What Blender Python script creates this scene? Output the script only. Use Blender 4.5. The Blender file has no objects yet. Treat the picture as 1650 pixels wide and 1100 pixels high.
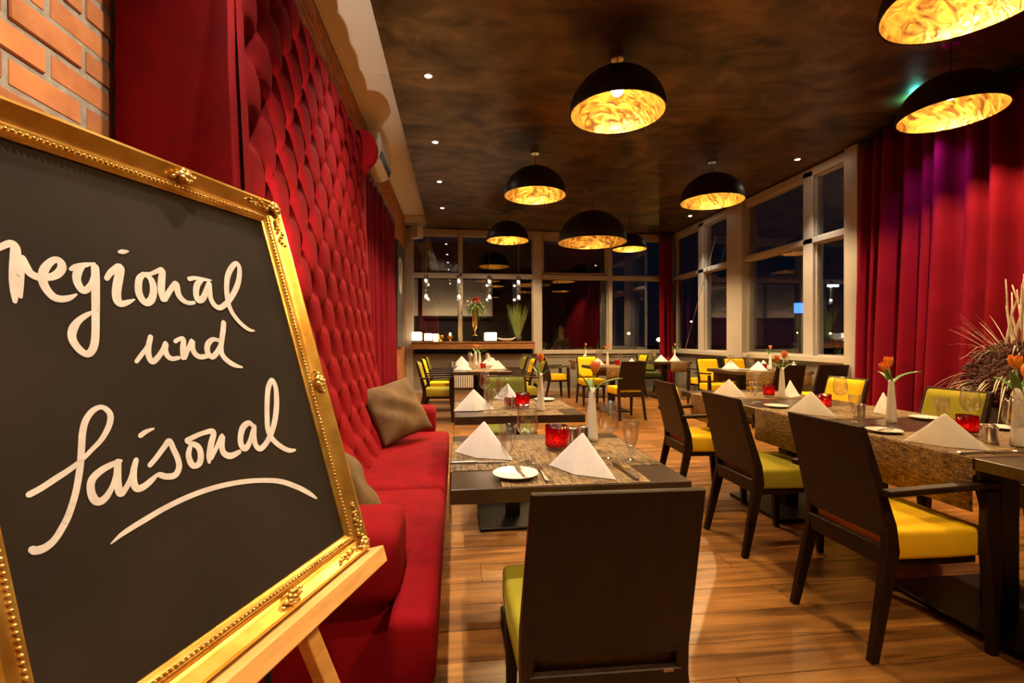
import bpy, bmesh, math, random
from mathutils import Vector, Matrix
random.seed(7)
PI = math.pi
scene = bpy.context.scene
col = scene.collection

# ------------------------------------------------------------------ camera
cam_d = bpy.data.cameras.new('camera')
cam = bpy.data.objects.new('camera', cam_d)
col.objects.link(cam)
cam.location = (0, 0, 1.2)
cam.rotation_euler = (PI/2, 0, -math.atan(90/765))
cam_d.sensor_width = 36
cam_d.lens = 36*765/1650
cam_d.shift_y = -4/1650
cam_d.clip_start = 0.02
cam_d.clip_end = 300
scene.camera = cam

# ------------------------------------------------------------------ world (night) and exposure
world = bpy.data.worlds.new('night')
scene.world = world
world.use_nodes = True
world.node_tree.nodes['Background'].inputs[0].default_value = (0.02, 0.03, 0.06, 1)
world.node_tree.nodes['Background'].inputs[1].default_value = 0.05
vs = scene.view_settings
vs.view_transform = 'Standard'
vs.look = 'None'
vs.gamma = 1
vs.use_curve_mapping = False
vs.exposure = 1.35
scene.cycles.use_denoising = True
scene.cycles.max_bounces = 8
scene.cycles.transparent_max_bounces = 24
scene.cycles.caustics_reflective = False
scene.cycles.caustics_refractive = False
scene.cycles.sample_clamp_indirect = 4

WARM = (1.0, 0.60, 0.24)
PEND = 800.0        # radiance of the pendant bulbs
SPOT = 140.0        # watt of one recessed spot
UPL = 165.0         # watt of the added uplight behind the blackboard

# ------------------------------------------------------------------ helpers
def tag(o, label=None, cat=None, group=None, kind=None):
    if label: o['label'] = label
    if cat: o['category'] = cat
    if group: o['group'] = group
    if kind: o['kind'] = kind
    return o

def thing(name, label, cat, loc=(0, 0, 0), rz=0.0, group=None):
    o = bpy.data.objects.new(name, None)
    o.empty_display_size = 0.05
    col.objects.link(o)
    o.location = loc
    o.rotation_euler = (0, 0, rz)
    return tag(o, label, cat, group)

def ob(name, me, parent=None, loc=(0, 0, 0), rot=(0, 0, 0), scale=None):
    o = bpy.data.objects.new(name, me)
    col.objects.link(o)
    o.location = loc
    o.rotation_euler = rot
    if scale: o.scale = scale
    if parent: o.parent = parent
    return o

def clone(root, loc=None, rz=None, label=None, group=None):
    def cp(o, par):
        c = o.copy()
        col.objects.link(c)
        c.parent = par
        for ch in o.children: cp(ch, c)
        return c
    r = cp(root, root.parent)
    if loc is not None: r.location = loc
    if rz is not None: r.rotation_euler = (0, 0, rz)
    if label: r['label'] = label
    if group: r['group'] = group
    return r

class MB:
    """collects geometry for one mesh"""
    def __init__(s): s.v = []; s.f = []
    def add(s, v, f):
        n = len(s.v)
        s.v += [tuple(p) for p in v]
        s.f += [tuple(i+n for i in q) for q in f]
        return s
    def box(s, x0, x1, y0, y1, z0, z1):
        return s.add([(x0,y0,z0),(x1,y0,z0),(x1,y1,z0),(x0,y1,z0),(x0,y0,z1),(x1,y0,z1),(x1,y1,z1),(x0,y1,z1)],
                     [(0,3,2,1),(4,5,6,7),(0,1,5,4),(1,2,6,5),(2,3,7,6),(3,0,4,7)])
    def lathe(s, prof, seg=24, c=(0, 0, 0), a0=0.0):
        n = len(prof); v = []; f = []
        for r, z in prof:
            for k in range(seg):
                a = a0 + 2*PI*k/seg
                v.append((c[0]+r*math.cos(a), c[1]+r*math.sin(a), c[2]+z))
        for i in range(n-1):
            for k in range(seg):
                k2 = (k+1) % seg
                f.append((i*seg+k, i*seg+k2, (i+1)*seg+k2, (i+1)*seg+k))
        if prof[0][0] > 1e-5: f.append(tuple(range(seg-1, -1, -1)))
        if prof[-1][0] > 1e-5: f.append(tuple((n-1)*seg+k for k in range(seg)))
        return s.add(v, f)
    def lathe_open(s, prof, seg=24, c=(0, 0, 0)):
        n = len(prof); v = []; f = []
        for r, z in prof:
            for k in range(seg):
                a = 2*PI*k/seg
                v.append((c[0]+r*math.cos(a), c[1]+r*math.sin(a), c[2]+z))
        for i in range(n-1):
            for k in range(seg):
                k2 = (k+1) % seg
                f.append((i*seg+k, i*seg+k2, (i+1)*seg+k2, (i+1)*seg+k))
        return s.add(v, f)
    def tube(s, pts, rad, seg=8, cap=True):
        pts = [Vector(p) for p in pts]
        n = len(pts)
        if not isinstance(rad, (list, tuple)): rad = [rad]*n
        v = []; f = []
        t0 = (pts[1]-pts[0]).normalized()
        up = Vector((0, 0, 1)) if abs(t0.z) < 0.9 else Vector((1, 0, 0))
        a = t0.cross(up).normalized()
        for i in range(n):
            t = (pts[min(i+1, n-1)]-pts[max(i-1, 0)]).normalized()
            a = (a - t*a.dot(t)).normalized()
            b = t.cross(a)
            for k in range(seg):
                q = 2*PI*k/seg
                v.append(pts[i]+(a*math.cos(q)+b*math.sin(q))*rad[i])
        for i in range(n-1):
            for k in range(seg):
                k2 = (k+1) % seg
                f.append((i*seg+k, i*seg+k2, (i+1)*seg+k2, (i+1)*seg+k))
        if cap:
            f.append(tuple(range(seg-1, -1, -1)))
            f.append(tuple((n-1)*seg+k for k in range(seg)))
        return s.add(v, f)
    def loft(s, secs):
        """secs: (cx, cy, z, hx, hy) rectangles from bottom to top"""
        v = []; f = []
        for cx, cy, z, hx, hy in secs:
            v += [(cx-hx,cy-hy,z),(cx+hx,cy-hy,z),(cx+hx,cy+hy,z),(cx-hx,cy+hy,z)]
        for i in range(len(secs)-1):
            for k in range(4):
                k2 = (k+1) % 4
                f.append((i*4+k, i*4+k2, i*4+4+k2, i*4+4+k))
        f.append((3,2,1,0)); m = (len(secs)-1)*4
        f.append((m, m+1, m+2, m+3))
        return s.add(v, f)
    def prism(s, poly, axis, a, b):
        """poly in the two other axes, extruded along axis from a to b"""
        n = len(poly)
        def P(p, q):
            if axis == 'x': return (q, p[0], p[1])
            if axis == 'y': return (p[0], q, p[1])
            return (p[0], p[1], q)
        v = [P(p, a) for p in poly]+[P(p, b) for p in poly]
        f = [tuple(range(n-1, -1, -1)), tuple(range(n, 2*n))]
        for i in range(n):
            j = (i+1) % n
            f.append((i, j, n+j, n+i))
        return s.add(v, f)
    def grid(s, fn, nu, nv, closed_u=False):
        v = [fn(i/nu, j/nv) for j in range(nv+1) for i in range(nu+1)]
        f = [(j*(nu+1)+i, j*(nu+1)+i+1, (j+1)*(nu+1)+i+1, (j+1)*(nu+1)+i) for j in range(nv) for i in range(nu)]
        return s.add(v, f)
    def ball(s, c, r, seg=10, rings=6, sq=(1, 1, 1)):
        v = [(c[0], c[1], c[2]-r*sq[2])]; f = []
        for i in range(1, rings):
            a = PI*i/rings
            for k in range(seg):
                q = 2*PI*k/seg
                v.append((c[0]+r*math.sin(a)*math.cos(q)*sq[0], c[1]+r*math.sin(a)*math.sin(q)*sq[1], c[2]-r*math.cos(a)*sq[2]))
        v.append((c[0], c[1], c[2]+r*sq[2])); top = len(v)-1
        for k in range(seg):
            k2 = (k+1) % seg
            f.append((0, 1+k2, 1+k))
            for i in range(rings-2):
                f.append((1+i*seg+k, 1+i*seg+k2, 1+(i+1)*seg+k2, 1+(i+1)*seg+k))
            f.append((1+(rings-2)*seg+k, 1+(rings-2)*seg+k2, top))
        return s.add(v, f)
    def me(s, name, mat, smooth=False, bevel=0, bseg=1, solid=0, weld=False, angle=None):
        m = bpy.data.meshes.new(name)
        m.from_pydata(s.v, [], s.f)
        bm = bmesh.new(); bm.from_mesh(m)
        if weld: bmesh.ops.remove_doubles(bm, verts=bm.verts, dist=1e-5)
        bmesh.ops.recalc_face_normals(bm, faces=bm.faces)
        if bevel:
            es = [e for e in bm.edges if len(e.link_faces) == 2 and e.calc_face_angle(0) > 0.5]
            bmesh.ops.bevel(bm, geom=es, offset=bevel, segments=bseg, affect='EDGES', profile=0.5, clamp_overlap=True)
        if solid:
            bmesh.ops.solidify(bm, geom=bm.faces[:], thickness=solid)
        bm.to_mesh(m); bm.free()
        if smooth:
            m.polygons.foreach_set('use_smooth', [True]*len(m.polygons))
            if angle: 
                try: m.set_sharp_from_angle(angle=angle)
                except Exception: pass
        if mat: m.materials.append(mat)
        return m

def rbox(name, mat, x0, x1, y0, y1, z0, z1, b=0.004, seg=1, smooth=False):
    return MB().box(x0, x1, y0, y1, z0, z1).me(name, mat, bevel=b, bseg=seg, smooth=smooth)

def remesh_mat(me, mat, name):
    m = me.copy(); m.name = name
    m.materials.clear(); m.materials.append(mat)
    return m

# ------------------------------------------------------------------ materials
def N(nt, t, **kw):
    n = nt.nodes.new(t)
    for k, v in kw.items(): setattr(n, k, v)
    return n

def pmat(name, color, rough=0.5, metal=0.0, **kw):
    m = bpy.data.materials.new(name)
    m.use_nodes = True
    b = m.node_tree.nodes['Principled BSDF']
    b.inputs['Base Color'].default_value = (*color, 1)
    b.inputs['Roughness'].default_value = rough
    b.inputs['Metallic'].default_value = metal
    for k, v in kw.items():
        b.inputs[k.replace('_', ' ')].default_value = v
    return m

def noise_col(m, c1, c2, scale=(1, 1, 1), nscale=5.0, detail=6, p0=0.3, p1=0.7, bump=0.0, bdist=0.01, coord='Object', distort=0.0, rough=None, rand=0.0):
    nt = m.node_tree; b = nt.nodes['Principled BSDF']
    tc = N(nt, 'ShaderNodeTexCoord')
    mp = N(nt, 'ShaderNodeMapping')
    mp.inputs['Scale'].default_value = scale
    nt.links.new(tc.outputs[coord], mp.inputs[0])
    vec = mp.outputs[0]
    oi = None
    if rand:
        oi = N(nt, 'ShaderNodeObjectInfo')
        va = N(nt, 'ShaderNodeVectorMath', operation='ADD')
        ml = N(nt, 'ShaderNodeMath', operation='MULTIPLY'); ml.inputs[1].default_value = 57.0
        nt.links.new(oi.outputs['Random'], ml.inputs[0])
        nt.links.new(vec, va.inputs[0]); nt.links.new(ml.outputs[0], va.inputs[1])
        vec = va.outputs[0]
    nz = N(nt, 'ShaderNodeTexNoise')
    nz.inputs['Scale'].default_value = nscale
    nz.inputs['Detail'].default_value = detail
    nz.inputs['Distortion'].default_value = distort
    nt.links.new(vec, nz.inputs['Vector'])
    cr = N(nt, 'ShaderNodeValToRGB')
    cr.color_ramp.elements[0].position = p0; cr.color_ramp.elements[0].color = (*c1, 1)
    cr.color_ramp.elements[1].position = p1; cr.color_ramp.elements[1].color = (*c2, 1)
    nt.links.new(nz.outputs['Fac'], cr.inputs[0])
    out = cr.outputs[0]
    if rand:
        hs = N(nt, 'ShaderNodeHueSaturation')
        mr = N(nt, 'ShaderNodeMapRange')
        mr.inputs[3].default_value = 1-rand; mr.inputs[4].default_value = 1+rand
        nt.links.new(oi.outputs['Random'], mr.inputs[0])
        nt.links.new(mr.outputs[0], hs.inputs['Value'])
        nt.links.new(out, hs.inputs['Color'])
        out = hs.outputs[0]
    nt.links.new(out, b.inputs['Base Color'])
    if bump:
        bp = N(nt, 'ShaderNodeBump')
        bp.inputs['Strength'].default_value = bump
        bp.inputs['Distance'].default_value = bdist
        nt.links.new(nz.outputs['Fac'], bp.inputs['Height'])
        nt.links.new(bp.outputs[0], b.inputs['Normal'])
    return m

def emat(name, color, strength):
    m = bpy.data.materials.new(name); m.use_nodes = True
    nt = m.node_tree; nt.nodes.clear()
    e = N(nt, 'ShaderNodeEmission'); e.inputs[0].default_value = (*color, 1); e.inputs[1].default_value = strength
    o = N(nt, 'ShaderNodeOutputMaterial'); nt.links.new(e.outputs[0], o.inputs[0])
    return m

def thin_glass(name, tint=(1, 1, 1), base=0.05, grazing=0.75, rough=0.0, power=3.0):
    m = bpy.data.materials.new(name); m.use_nodes = True
    nt = m.node_tree; nt.nodes.clear()
    tr = N(nt, 'ShaderNodeBsdfTransparent'); tr.inputs[0].default_value = (*tint, 1)
    gl = N(nt, 'ShaderNodeBsdfGlossy'); gl.inputs['Roughness'].default_value = rough
    lw = N(nt, 'ShaderNodeLayerWeight'); lw.inputs[0].default_value = 0.5
    pw = N(nt, 'ShaderNodeMath', operation='POWER'); pw.inputs[1].default_value = power
    mr = N(nt, 'ShaderNodeMapRange'); mr.inputs[3].default_value = base; mr.inputs[4].default_value = grazing
    mx = N(nt, 'ShaderNodeMixShader'); o = N(nt, 'ShaderNodeOutputMaterial')
    nt.links.new(lw.outputs['Facing'], pw.inputs[0]); nt.links.new(pw.outputs[0], mr.inputs[0])
    nt.links.new(mr.outputs[0], mx.inputs[0]); nt.links.new(tr.outputs[0], mx.inputs[1]); nt.links.new(gl.outputs[0], mx.inputs[2])
    nt.links.new(mx.outputs[0], o.inputs[0])
    return m

def velvet(name, color, dark=0.6, sheen=0.6, scale=6.0):
    m = pmat(name, color, 0.85)
    b = m.node_tree.nodes['Principled BSDF']
    b.inputs['Sheen Weight'].default_value = sheen
    b.inputs['Sheen Roughness'].default_value = 0.35
    b.inputs['Sheen Tint'].default_value = (min(1, color[0]*2.2), min(1, color[1]*2.2), min(1, color[2]*2.2), 1)
    b.inputs['Specular IOR Level'].default_value = 0.15
    noise_col(m, tuple(c*dark for c in color), color, nscale=scale, detail=3, p0=0.35, p1=0.65)
    return m

M = {}
M['brick'] = noise_col(pmat('brick_clay', (.5,.2,.08), 0.85), (.34,.105,.030), (.60,.22,.065), nscale=7, detail=8, bump=.5, bdist=.006, rand=.22)
M['mortar'] = noise_col(pmat('mortar', (.3,.26,.2), 0.95), (.22,.18,.14), (.36,.31,.25), nscale=30, bump=.6, bdist=.004)
M['plank'] = noise_col(pmat('oak_laminate', (.4,.2,.08), 0.33), (.105,.038,.009), (.46,.205,.050), scale=(.75, 9, 6), nscale=2.0, detail=7, p0=.30, p1=.70, bump=.10, bdist=.002, distort=1.0, rand=.17)
M['subfloor'] = pmat('plank_joint', (.06,.03,.015), .8)
M['ceil'] = None
M['white_panel'] = pmat('white_panel', (.80,.74,.66), .55)
M['plaster'] = noise_col(pmat('back_plaster', (.5,.42,.32), .8), (.42,.34,.25), (.52,.43,.33), nscale=2)
M['frame'] = noise_col(pmat('window_frame_lacquer', (.42,.38,.34), .45), (.40,.36,.32), (.46,.42,.37), nscale=3)
M['panel_grey'] = pmat('grey_panel', (.26,.24,.215), .5)
M['pane'] = thin_glass('window_pane', (.9,.92,.95), .13, .6)
M['glass'] = thin_glass('table_glass', (1,1,1), .14, .65, 0.06, 3.0)
M['redvelvet'] = velvet('red_velvet', (.235,.0012,.005), .78, .05, 9)
M['redcurtain'] = velvet('red_curtain', (.20,.0018,.012), .8, .06, 4)
M['button'] = velvet('button_velvet', (.30,.005,.008), .75, .25)
M['yellow'] = velvet('yellow_velour', (.90,.565,.016), .9, .10, 5)
M['green'] = velvet('green_velour', (.34,.29,.025), .85, .12, 5)
M['darkgreen'] = velvet('moss_velour', (.15,.16,.03), .82, .2, 5)
M['taupe'] = velvet('taupe_cushion', (.17,.105,.05), .7, .3, 12)
M['chairwood'] = noise_col(pmat('wenge_chair', (.03,.015,.008), .45, Specular_IOR_Level=.25), (.012,.0050,.0022), (.027,.0115,.005), scale=(14, 14, 1.2), nscale=3, detail=6, bump=.05, bdist=.002)
M['tablewood'] = noise_col(pmat('wenge_table', (.06,.035,.02), .28), (.032,.017,.0095), (.062,.035,.020), scale=(2, 18, 4), nscale=3, detail=7, bump=.04, bdist=.001)
M['blackmetal'] = pmat('black_metal', (.012,.011,.010), .35, .6)
M['steel'] = pmat('brushed_steel', (.62,.58,.52), .25, 1)
M['chrome'] = pmat('chrome', (.75,.72,.68), .12, 1)
M['white_china'] = pmat('white_china', (.82,.79,.74), .18)
M['vase'] = pmat('white_vase', (.80,.75,.66), .3, Subsurface_Weight=0.0)
M['linen'] = noise_col(pmat('white_linen', (.80,.78,.76), .85, Sheen_Weight=.2), (.84,.81,.79), (.90,.88,.86), nscale=60, bump=.1, bdist=.001)
M['gold'] = noise_col(pmat('gilt', (.8,.45,.08), .32, .85), (.62,.30,.045), (.95,.60,.14), nscale=18, detail=5, bump=.25, bdist=.002)
M['gold_relief'] = noise_col(pmat('gilt_relief', (.9,.6,.2), .3, .8), (.50,.24,.04), (1.0,.72,.26), nscale=60, detail=3, bump=.4, bdist=.002)
M['slate'] = noise_col(pmat('slate', (.03,.024,.018), .8, Specular_IOR_Level=.15), (.013,.0085,.0055), (.027,.0180,.0120), nscale=4, detail=5)
M['chalk'] = noise_col(pmat('chalk_paint', (.75,.69,.65), .8), (.52,.47,.455), (.66,.60,.58), nscale=40)
M['beech'] = noise_col(pmat('beech_easel', (.75,.42,.13), .42), (.62,.30,.085), (.80,.46,.16), scale=(3, 3, 22), nscale=3, detail=5)
M['shade_black'] = noise_col(pmat('black_shade', (.010,.008,.007), .4), (.008,.006,.005), (.016,.013,.011), nscale=90, bump=.5, bdist=.003)
M['bulb'] = emat('pendant_bulb', (1.0,.66,.30), PEND)
M['spotdisc'] = emat('spot_lens', (1.0,.86,.66), 60)
M['ledgewood'] = noise_col(pmat('ledge_wood', (.3,.14,.05), .4), (.20,.085,.025), (.38,.19,.07), scale=(2, 14, 14), nscale=3)
M['white_plastic'] = pmat('white_plastic', (.75,.72,.68), .35)
M['tulip'] = noise_col(pmat('tulip_petal', (.75,.2,.03), .5, Subsurface_Weight=0.0), (.72,.10,.035), (.90,.36,.06), scale=(1,1,.6), nscale=25)
M['tulip_orange'] = noise_col(pmat('tulip_petal_orange', (.85,.3,.03), .5), (.85,.20,.015), (.98,.42,.04), nscale=25)
M['leaf'] = noise_col(pmat('tulip_leaf', (.10,.24,.05), .45), (.08,.20,.04), (.17,.34,.07), nscale=20)
M['dark_leaf'] = noise_col(pmat('heather', (.07,.02,.018), .8), (.035,.012,.010), (.13,.04,.03), nscale=40)
M['grass'] = pmat('ornamental_grass', (.20,.26,.07), .6)
M['twig'] = noise_col(pmat('bleached_twig', (.6,.5,.36), .7), (.42,.33,.22), (.72,.62,.46), nscale=20)
M['pot'] = pmat('dark_planter', (.05,.04,.035), .5)
M['radiator'] = pmat('radiator_white', (.68,.66,.62), .4)
M['lantern'] = emat('lantern_shade', (1.0,.80,.48), 2.2)
M['goldglass'] = pmat('amber_gold', (.80,.52,.14), .18, .9)
M['redflower'] = pmat('red_flower', (.62,.06,.02), .6)
M['whiteflower'] = pmat('cream_flower', (.72,.70,.52), .6)
M['crystal_light'] = emat('crystal_core', (1.0,.86,.62), 14)
M['streetlight'] = emat('street_lamp_glow', (1.0,.50,.10), 40)
M['asphalt'] = pmat('asphalt', (.03,.03,.033), .9)
M['wax'] = pmat('candle_wax', (.8,.7,.55), .5)

def ceil_mat():
    m = pmat('bronze_stucco', (.08,.05,.02), .38, .35)
    nt = m.node_tree; b = nt.nodes['Principled BSDF']
    tc = N(nt, 'ShaderNodeTexCoord')
    mp = N(nt, 'ShaderNodeMapping'); mp.inputs['Rotation'].default_value = (0, 0, .6); mp.inputs['Scale'].default_value = (1, 2.0, 1)
    nt.links.new(tc.outputs['Object'], mp.inputs[0])
    n1 = N(nt, 'ShaderNodeTexNoise'); n1.inputs['Scale'].default_value = .8; n1.inputs['Detail'].default_value = 5; n1.inputs['Distortion'].default_value = 2.2
    n2 = N(nt, 'ShaderNodeTexNoise'); n2.inputs['Scale'].default_value = 1.3; n2.inputs['Detail'].default_value = 8; n2.inputs['Roughness'].default_value = .55; n2.inputs['Distortion'].default_value = 1.6
    nt.links.new(tc.outputs['Object'], n1.inputs[0]); nt.links.new(mp.outputs[0], n2.inputs[0])
    mx = N(nt, 'ShaderNodeMath', operation='MULTIPLY'); nt.links.new(n1.outputs['Fac'], mx.inputs[0]); nt.links.new(n2.outputs['Fac'], mx.inputs[1])
    cr = N(nt, 'ShaderNodeValToRGB'); e = cr.color_ramp.elements
    e[0].position = .13; e[0].color = (.030,.018,.007, 1); e[1].position = .40; e[1].color = (.21,.125,.042, 1)
    nt.links.new(mx.outputs[0], cr.inputs[0]); nt.links.new(cr.outputs[0], b.inputs['Base Color'])
    rr = N(nt, 'ShaderNodeMapRange'); rr.inputs[3].default_value = .55; rr.inputs[4].default_value = .26
    nt.links.new(n2.outputs['Fac'], rr.inputs[0]); nt.links.new(rr.outputs[0], b.inputs['Roughness'])
    bp = N(nt, 'ShaderNodeBump'); bp.inputs['Strength'].default_value = .35; bp.inputs['Distance'].default_value = .02
    nt.links.new(n2.outputs['Fac'], bp.inputs['Height']); nt.links.new(bp.outputs[0], b.inputs['Normal'])
    return m
M['ceil'] = ceil_mat()

def foil_mat():
    m = pmat('gold_leaf_lining', (.95,.55,.11), .34, .8)
    nt = m.node_tree; b = nt.nodes['Principled BSDF']
    tc = N(nt, 'ShaderNodeTexCoord'); oi = N(nt, 'ShaderNodeObjectInfo')
    mp = N(nt, 'ShaderNodeMapping'); mp.inputs['Rotation'].default_value = (.3, .2, .9); mp.inputs['Scale'].default_value = (1, 2.8, 1.4)
    ad = N(nt, 'ShaderNodeVectorMath', operation='ADD')
    nt.links.new(tc.outputs['Object'], ad.inputs[0]); nt.links.new(oi.outputs['Random'], ad.inputs[1])
    nt.links.new(ad.outputs[0], mp.inputs[0])
    n = N(nt, 'ShaderNodeTexNoise'); n.inputs['Scale'].default_value = 6.5; n.inputs['Detail'].default_value = 6; n.inputs['Distortion'].default_value = 1.3
    nt.links.new(mp.outputs[0], n.inputs[0])
    cr = N(nt, 'ShaderNodeValToRGB'); e = cr.color_ramp.elements
    e[0].position = .36; e[0].color = (.034,.012,.001, 1); e[1].position = .62; e[1].color = (.20,.105,.016, 1)
    nt.links.new(n.outputs['Fac'], cr.inputs[0]); nt.links.new(cr.outputs[0], b.inputs['Base Color'])
    bp = N(nt, 'ShaderNodeBump'); bp.inputs['Strength'].default_value = .5; bp.inputs['Distance'].default_value = .02
    nt.links.new(n.outputs['Fac'], bp.inputs['Height']); nt.links.new(bp.outputs[0], b.inputs['Normal'])
    return m
M['foil'] = foil_mat()

def weave_mat():
    m = pmat('woven_mat', (.30,.18,.06), .7)
    nt = m.node_tree; b = nt.nodes['Principled BSDF']
    tc = N(nt, 'ShaderNodeTexCoord')
    def streak(sc):
        mp = N(nt, 'ShaderNodeMapping'); mp.inputs['Scale'].default_value = sc
        n = N(nt, 'ShaderNodeTexNoise'); n.inputs['Scale'].default_value = 1.0; n.inputs['Detail'].default_value = 3
        nt.links.new(tc.outputs['Object'], mp.inputs[0]); nt.links.new(mp.outputs[0], n.inputs[0]); return n
    wx, wy = streak((22, 210, 210)), streak((210, 22, 210))
    c = N(nt, 'ShaderNodeMath', operation='MULTIPLY'); nt.links.new(wx.outputs['Fac'], c.inputs[0]); nt.links.new(wy.outputs['Fac'], c.inputs[1])
    d = N(nt, 'ShaderNodeMapRange'); d.inputs[1].default_value = .15; d.inputs[2].default_value = .37; nt.links.new(c.outputs[0], d.inputs[0])
    cr = N(nt, 'ShaderNodeValToRGB'); e = cr.color_ramp.elements
    e[0].position = .05; e[0].color = (.030,.015,.006, 1); e[1].position = .95; e[1].color = (.36,.22,.085, 1)
    nt.links.new(d.outputs[0], cr.inputs[0]); nt.links.new(cr.outputs[0], b.inputs['Base Color'])
    bp = N(nt, 'ShaderNodeBump'); bp.inputs['Strength'].default_value = .5; bp.inputs['Distance'].default_value = .002
    nt.links.new(c.outputs[0], bp.inputs['Height']); nt.links.new(bp.outputs[0], b.inputs['Normal'])
    return m
M['weave'] = weave_mat()

def red_cup_mat():
    m = bpy.data.materials.new('red_votive_glass'); m.use_nodes = True
    nt = m.node_tree; nt.nodes.clear()
    tc = N(nt, 'ShaderNodeTexCoord')
    vo = N(nt, 'ShaderNodeTexVoronoi'); vo.inputs['Scale'].default_value = 55
    nt.links.new(tc.outputs['Object'], vo.inputs['Vector'])
    bp = N(nt, 'ShaderNodeBump'); bp.inputs['Strength'].default_value = .7; bp.inputs['Distance'].default_value = .004
    nt.links.new(vo.outputs['Distance'], bp.inputs['Height'])
    cr = N(nt, 'ShaderNodeValToRGB'); e = cr.color_ramp.elements
    e[0].position = .25; e[0].color = (.26,.004,.012, 1); e[1].position = .6; e[1].color = (.20,.003,.010, 1)
    nt.links.new(vo.outputs['Distance'], cr.inputs[0])
    tl = N(nt, 'ShaderNodeBsdfTranslucent'); df = N(nt, 'ShaderNodeBsdfTransparent'); gl = N(nt, 'ShaderNodeBsdfGlossy'); gl.inputs['Roughness'].default_value = .12
    df.inputs[0].default_value = (.55,.02,.03, 1)
    nt.links.new(cr.outputs[0], tl.inputs[0])
    m1 = N(nt, 'ShaderNodeMixShader'); m1.inputs[0].default_value = .3
    m2 = N(nt, 'ShaderNodeMixShader'); m2.inputs[0].default_value = .08
    o = N(nt, 'ShaderNodeOutputMaterial')
    nt.links.new(bp.outputs[0], gl.inputs['Normal'])
    nt.links.new(tl.outputs[0], m1.inputs[1]); nt.links.new(df.outputs[0], m1.inputs[2])
    nt.links.new(m1.outputs[0], m2.inputs[1]); nt.links.new(gl.outputs[0], m2.inputs[2])
    nt.links.new(m2.outputs[0], o.inputs[0])
    return m
M['redcup'] = red_cup_mat()
M['flame'] = emat('candle_flame', (1.0,.55,.16), 110)

def dot_mat():
    m = bpy.data.materials.new('red_votive_dot'); m.use_nodes = True
    nt = m.node_tree; nt.nodes.clear()
    tl = N(nt, 'ShaderNodeBsdfTranslucent'); tl.inputs[0].default_value = (.85,.10,.10, 1)
    tr = N(nt, 'ShaderNodeBsdfTransparent'); tr.inputs[0].default_value = (.9,.10,.10, 1)
    mx = N(nt, 'ShaderNodeMixShader'); mx.inputs[0].default_value = .35; o = N(nt, 'ShaderNodeOutputMaterial')
    nt.links.new(tl.outputs[0], mx.inputs[1]); nt.links.new(tr.outputs[0], mx.inputs[2]); nt.links.new(mx.outputs[0], o.inputs[0])
    return m
M['reddot'] = dot_mat()
# ------------------------------------------------------------------ room shell
XL, XR, YF, YB, ZC = -1.10, 5.10, 10.70, -4.0, 3.66
CS, CC = math.sin(math.atan(90/765)), math.cos(math.atan(90/765))
def project(X, Y, Z):
    z = X*CS+Y*CC
    if z < .05: return None
    return (825+765*(X*CC-Y*CS)/z, 546-765*(Z-1.2)/z, z)

def struct(o): o['kind'] = 'structure'; return o

floor = struct(ob('floor', MB().box(XL-.2, XR+.2, YB, YF+.2, -.12, -.012).me('floor', M['subfloor'])))
PL, PW = 1.32, .192
plank_me = MB().box(-.5*PL+.0012, .5*PL-.0012, -PW/2+.0012, PW/2-.0012, -.012, 0).me('plank', M['plank'], bevel=.0012)
cells = []
row = 0
y = -1.3
while y < YF:
    off = (row*0.47 % 1.0)*PL
    x = XL-PL+off
    while x < XR:
        a, b = max(x, XL), min(x+PL, XR)
        if b-a > .05: cells.append((a, b, y+PW/2))
        x += PL
    y += PW; row += 1
def plank_rank(c):
    p = project((c[0]+c[1])/2, c[2], 0)
    if p is None or p[1] > 1250 or p[0] < 500 or p[0] > 2000: return 1e6+abs(c[2])
    return p[2]
cells.sort(key=plank_rank)
rest = MB()
for i, (a, b, yc) in enumerate(cells):
    if i < 300:
        ob('plank', plank_me, floor, ((a+b)/2, yc, 0), scale=((b-a)/PL, 1, 1))
    else:
        rest.box(a+.0012, b-.0012, yc-PW/2+.0012, yc+PW/2-.0012, -.012, 0)
tag(ob('plank_field', rest.me('plank_field', M['plank']), floor), kind='stuff')

# left brick wall
wl = struct(ob('wall_left', MB().box(XL-.2, XL-.005, YB, YF+.02, 0, 3.98).me('wall_left', M['mortar'])))
BL, BH, PY, PZ = .240, .069, .252, .0825
brick_me = MB().box(-.03, 0, -BL/2, BL/2, -BH/2, BH/2).me('brick', M['brick'], bevel=.004)
bricks = []
r = 0; z = .05
while z < 3.83:
    y = YB+.1+(PY/2 if r % 2 else 0)+.038
    while y < YF-.15:
        bricks.append((y, z))
        y += PY
    z += PZ; r += 1
def brick_rank(c):
    y, z = c
    p = project(XL, y, z)
    if p is None: return 1e9
    seen = (-200 < p[0] < 1650 and -200 < p[1] < 1200) and ((y < 1.7 and y > .9) or (z > 2.8 and y < 6) or (y > 8.2) or (z > 3.1))
    return -765**2*BL*BH*abs(XL)/p[2]**3 if seen else 1e6+y
bricks.sort(key=brick_rank)
rest = MB()
rb = random.Random(3)
for i, (y, z) in enumerate(bricks):
    dx = rb.uniform(-.004, .003)
    if i < 300:
        ob('brick', brick_me, wl, (XL+dx, y, z+rb.uniform(-.002, .002)), (rb.uniform(-.012, .012), 0, 0), (1, rb.uniform(.96, 1.0), rb.uniform(.95, 1.02)))
    else:
        rest.box(XL-.03+dx, XL+dx, y-BL/2, y+BL/2, z-BH/2, z+BH/2)
tag(ob('brick_field', rest.me('brick_field', M['brick']), wl), kind='stuff')

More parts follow.
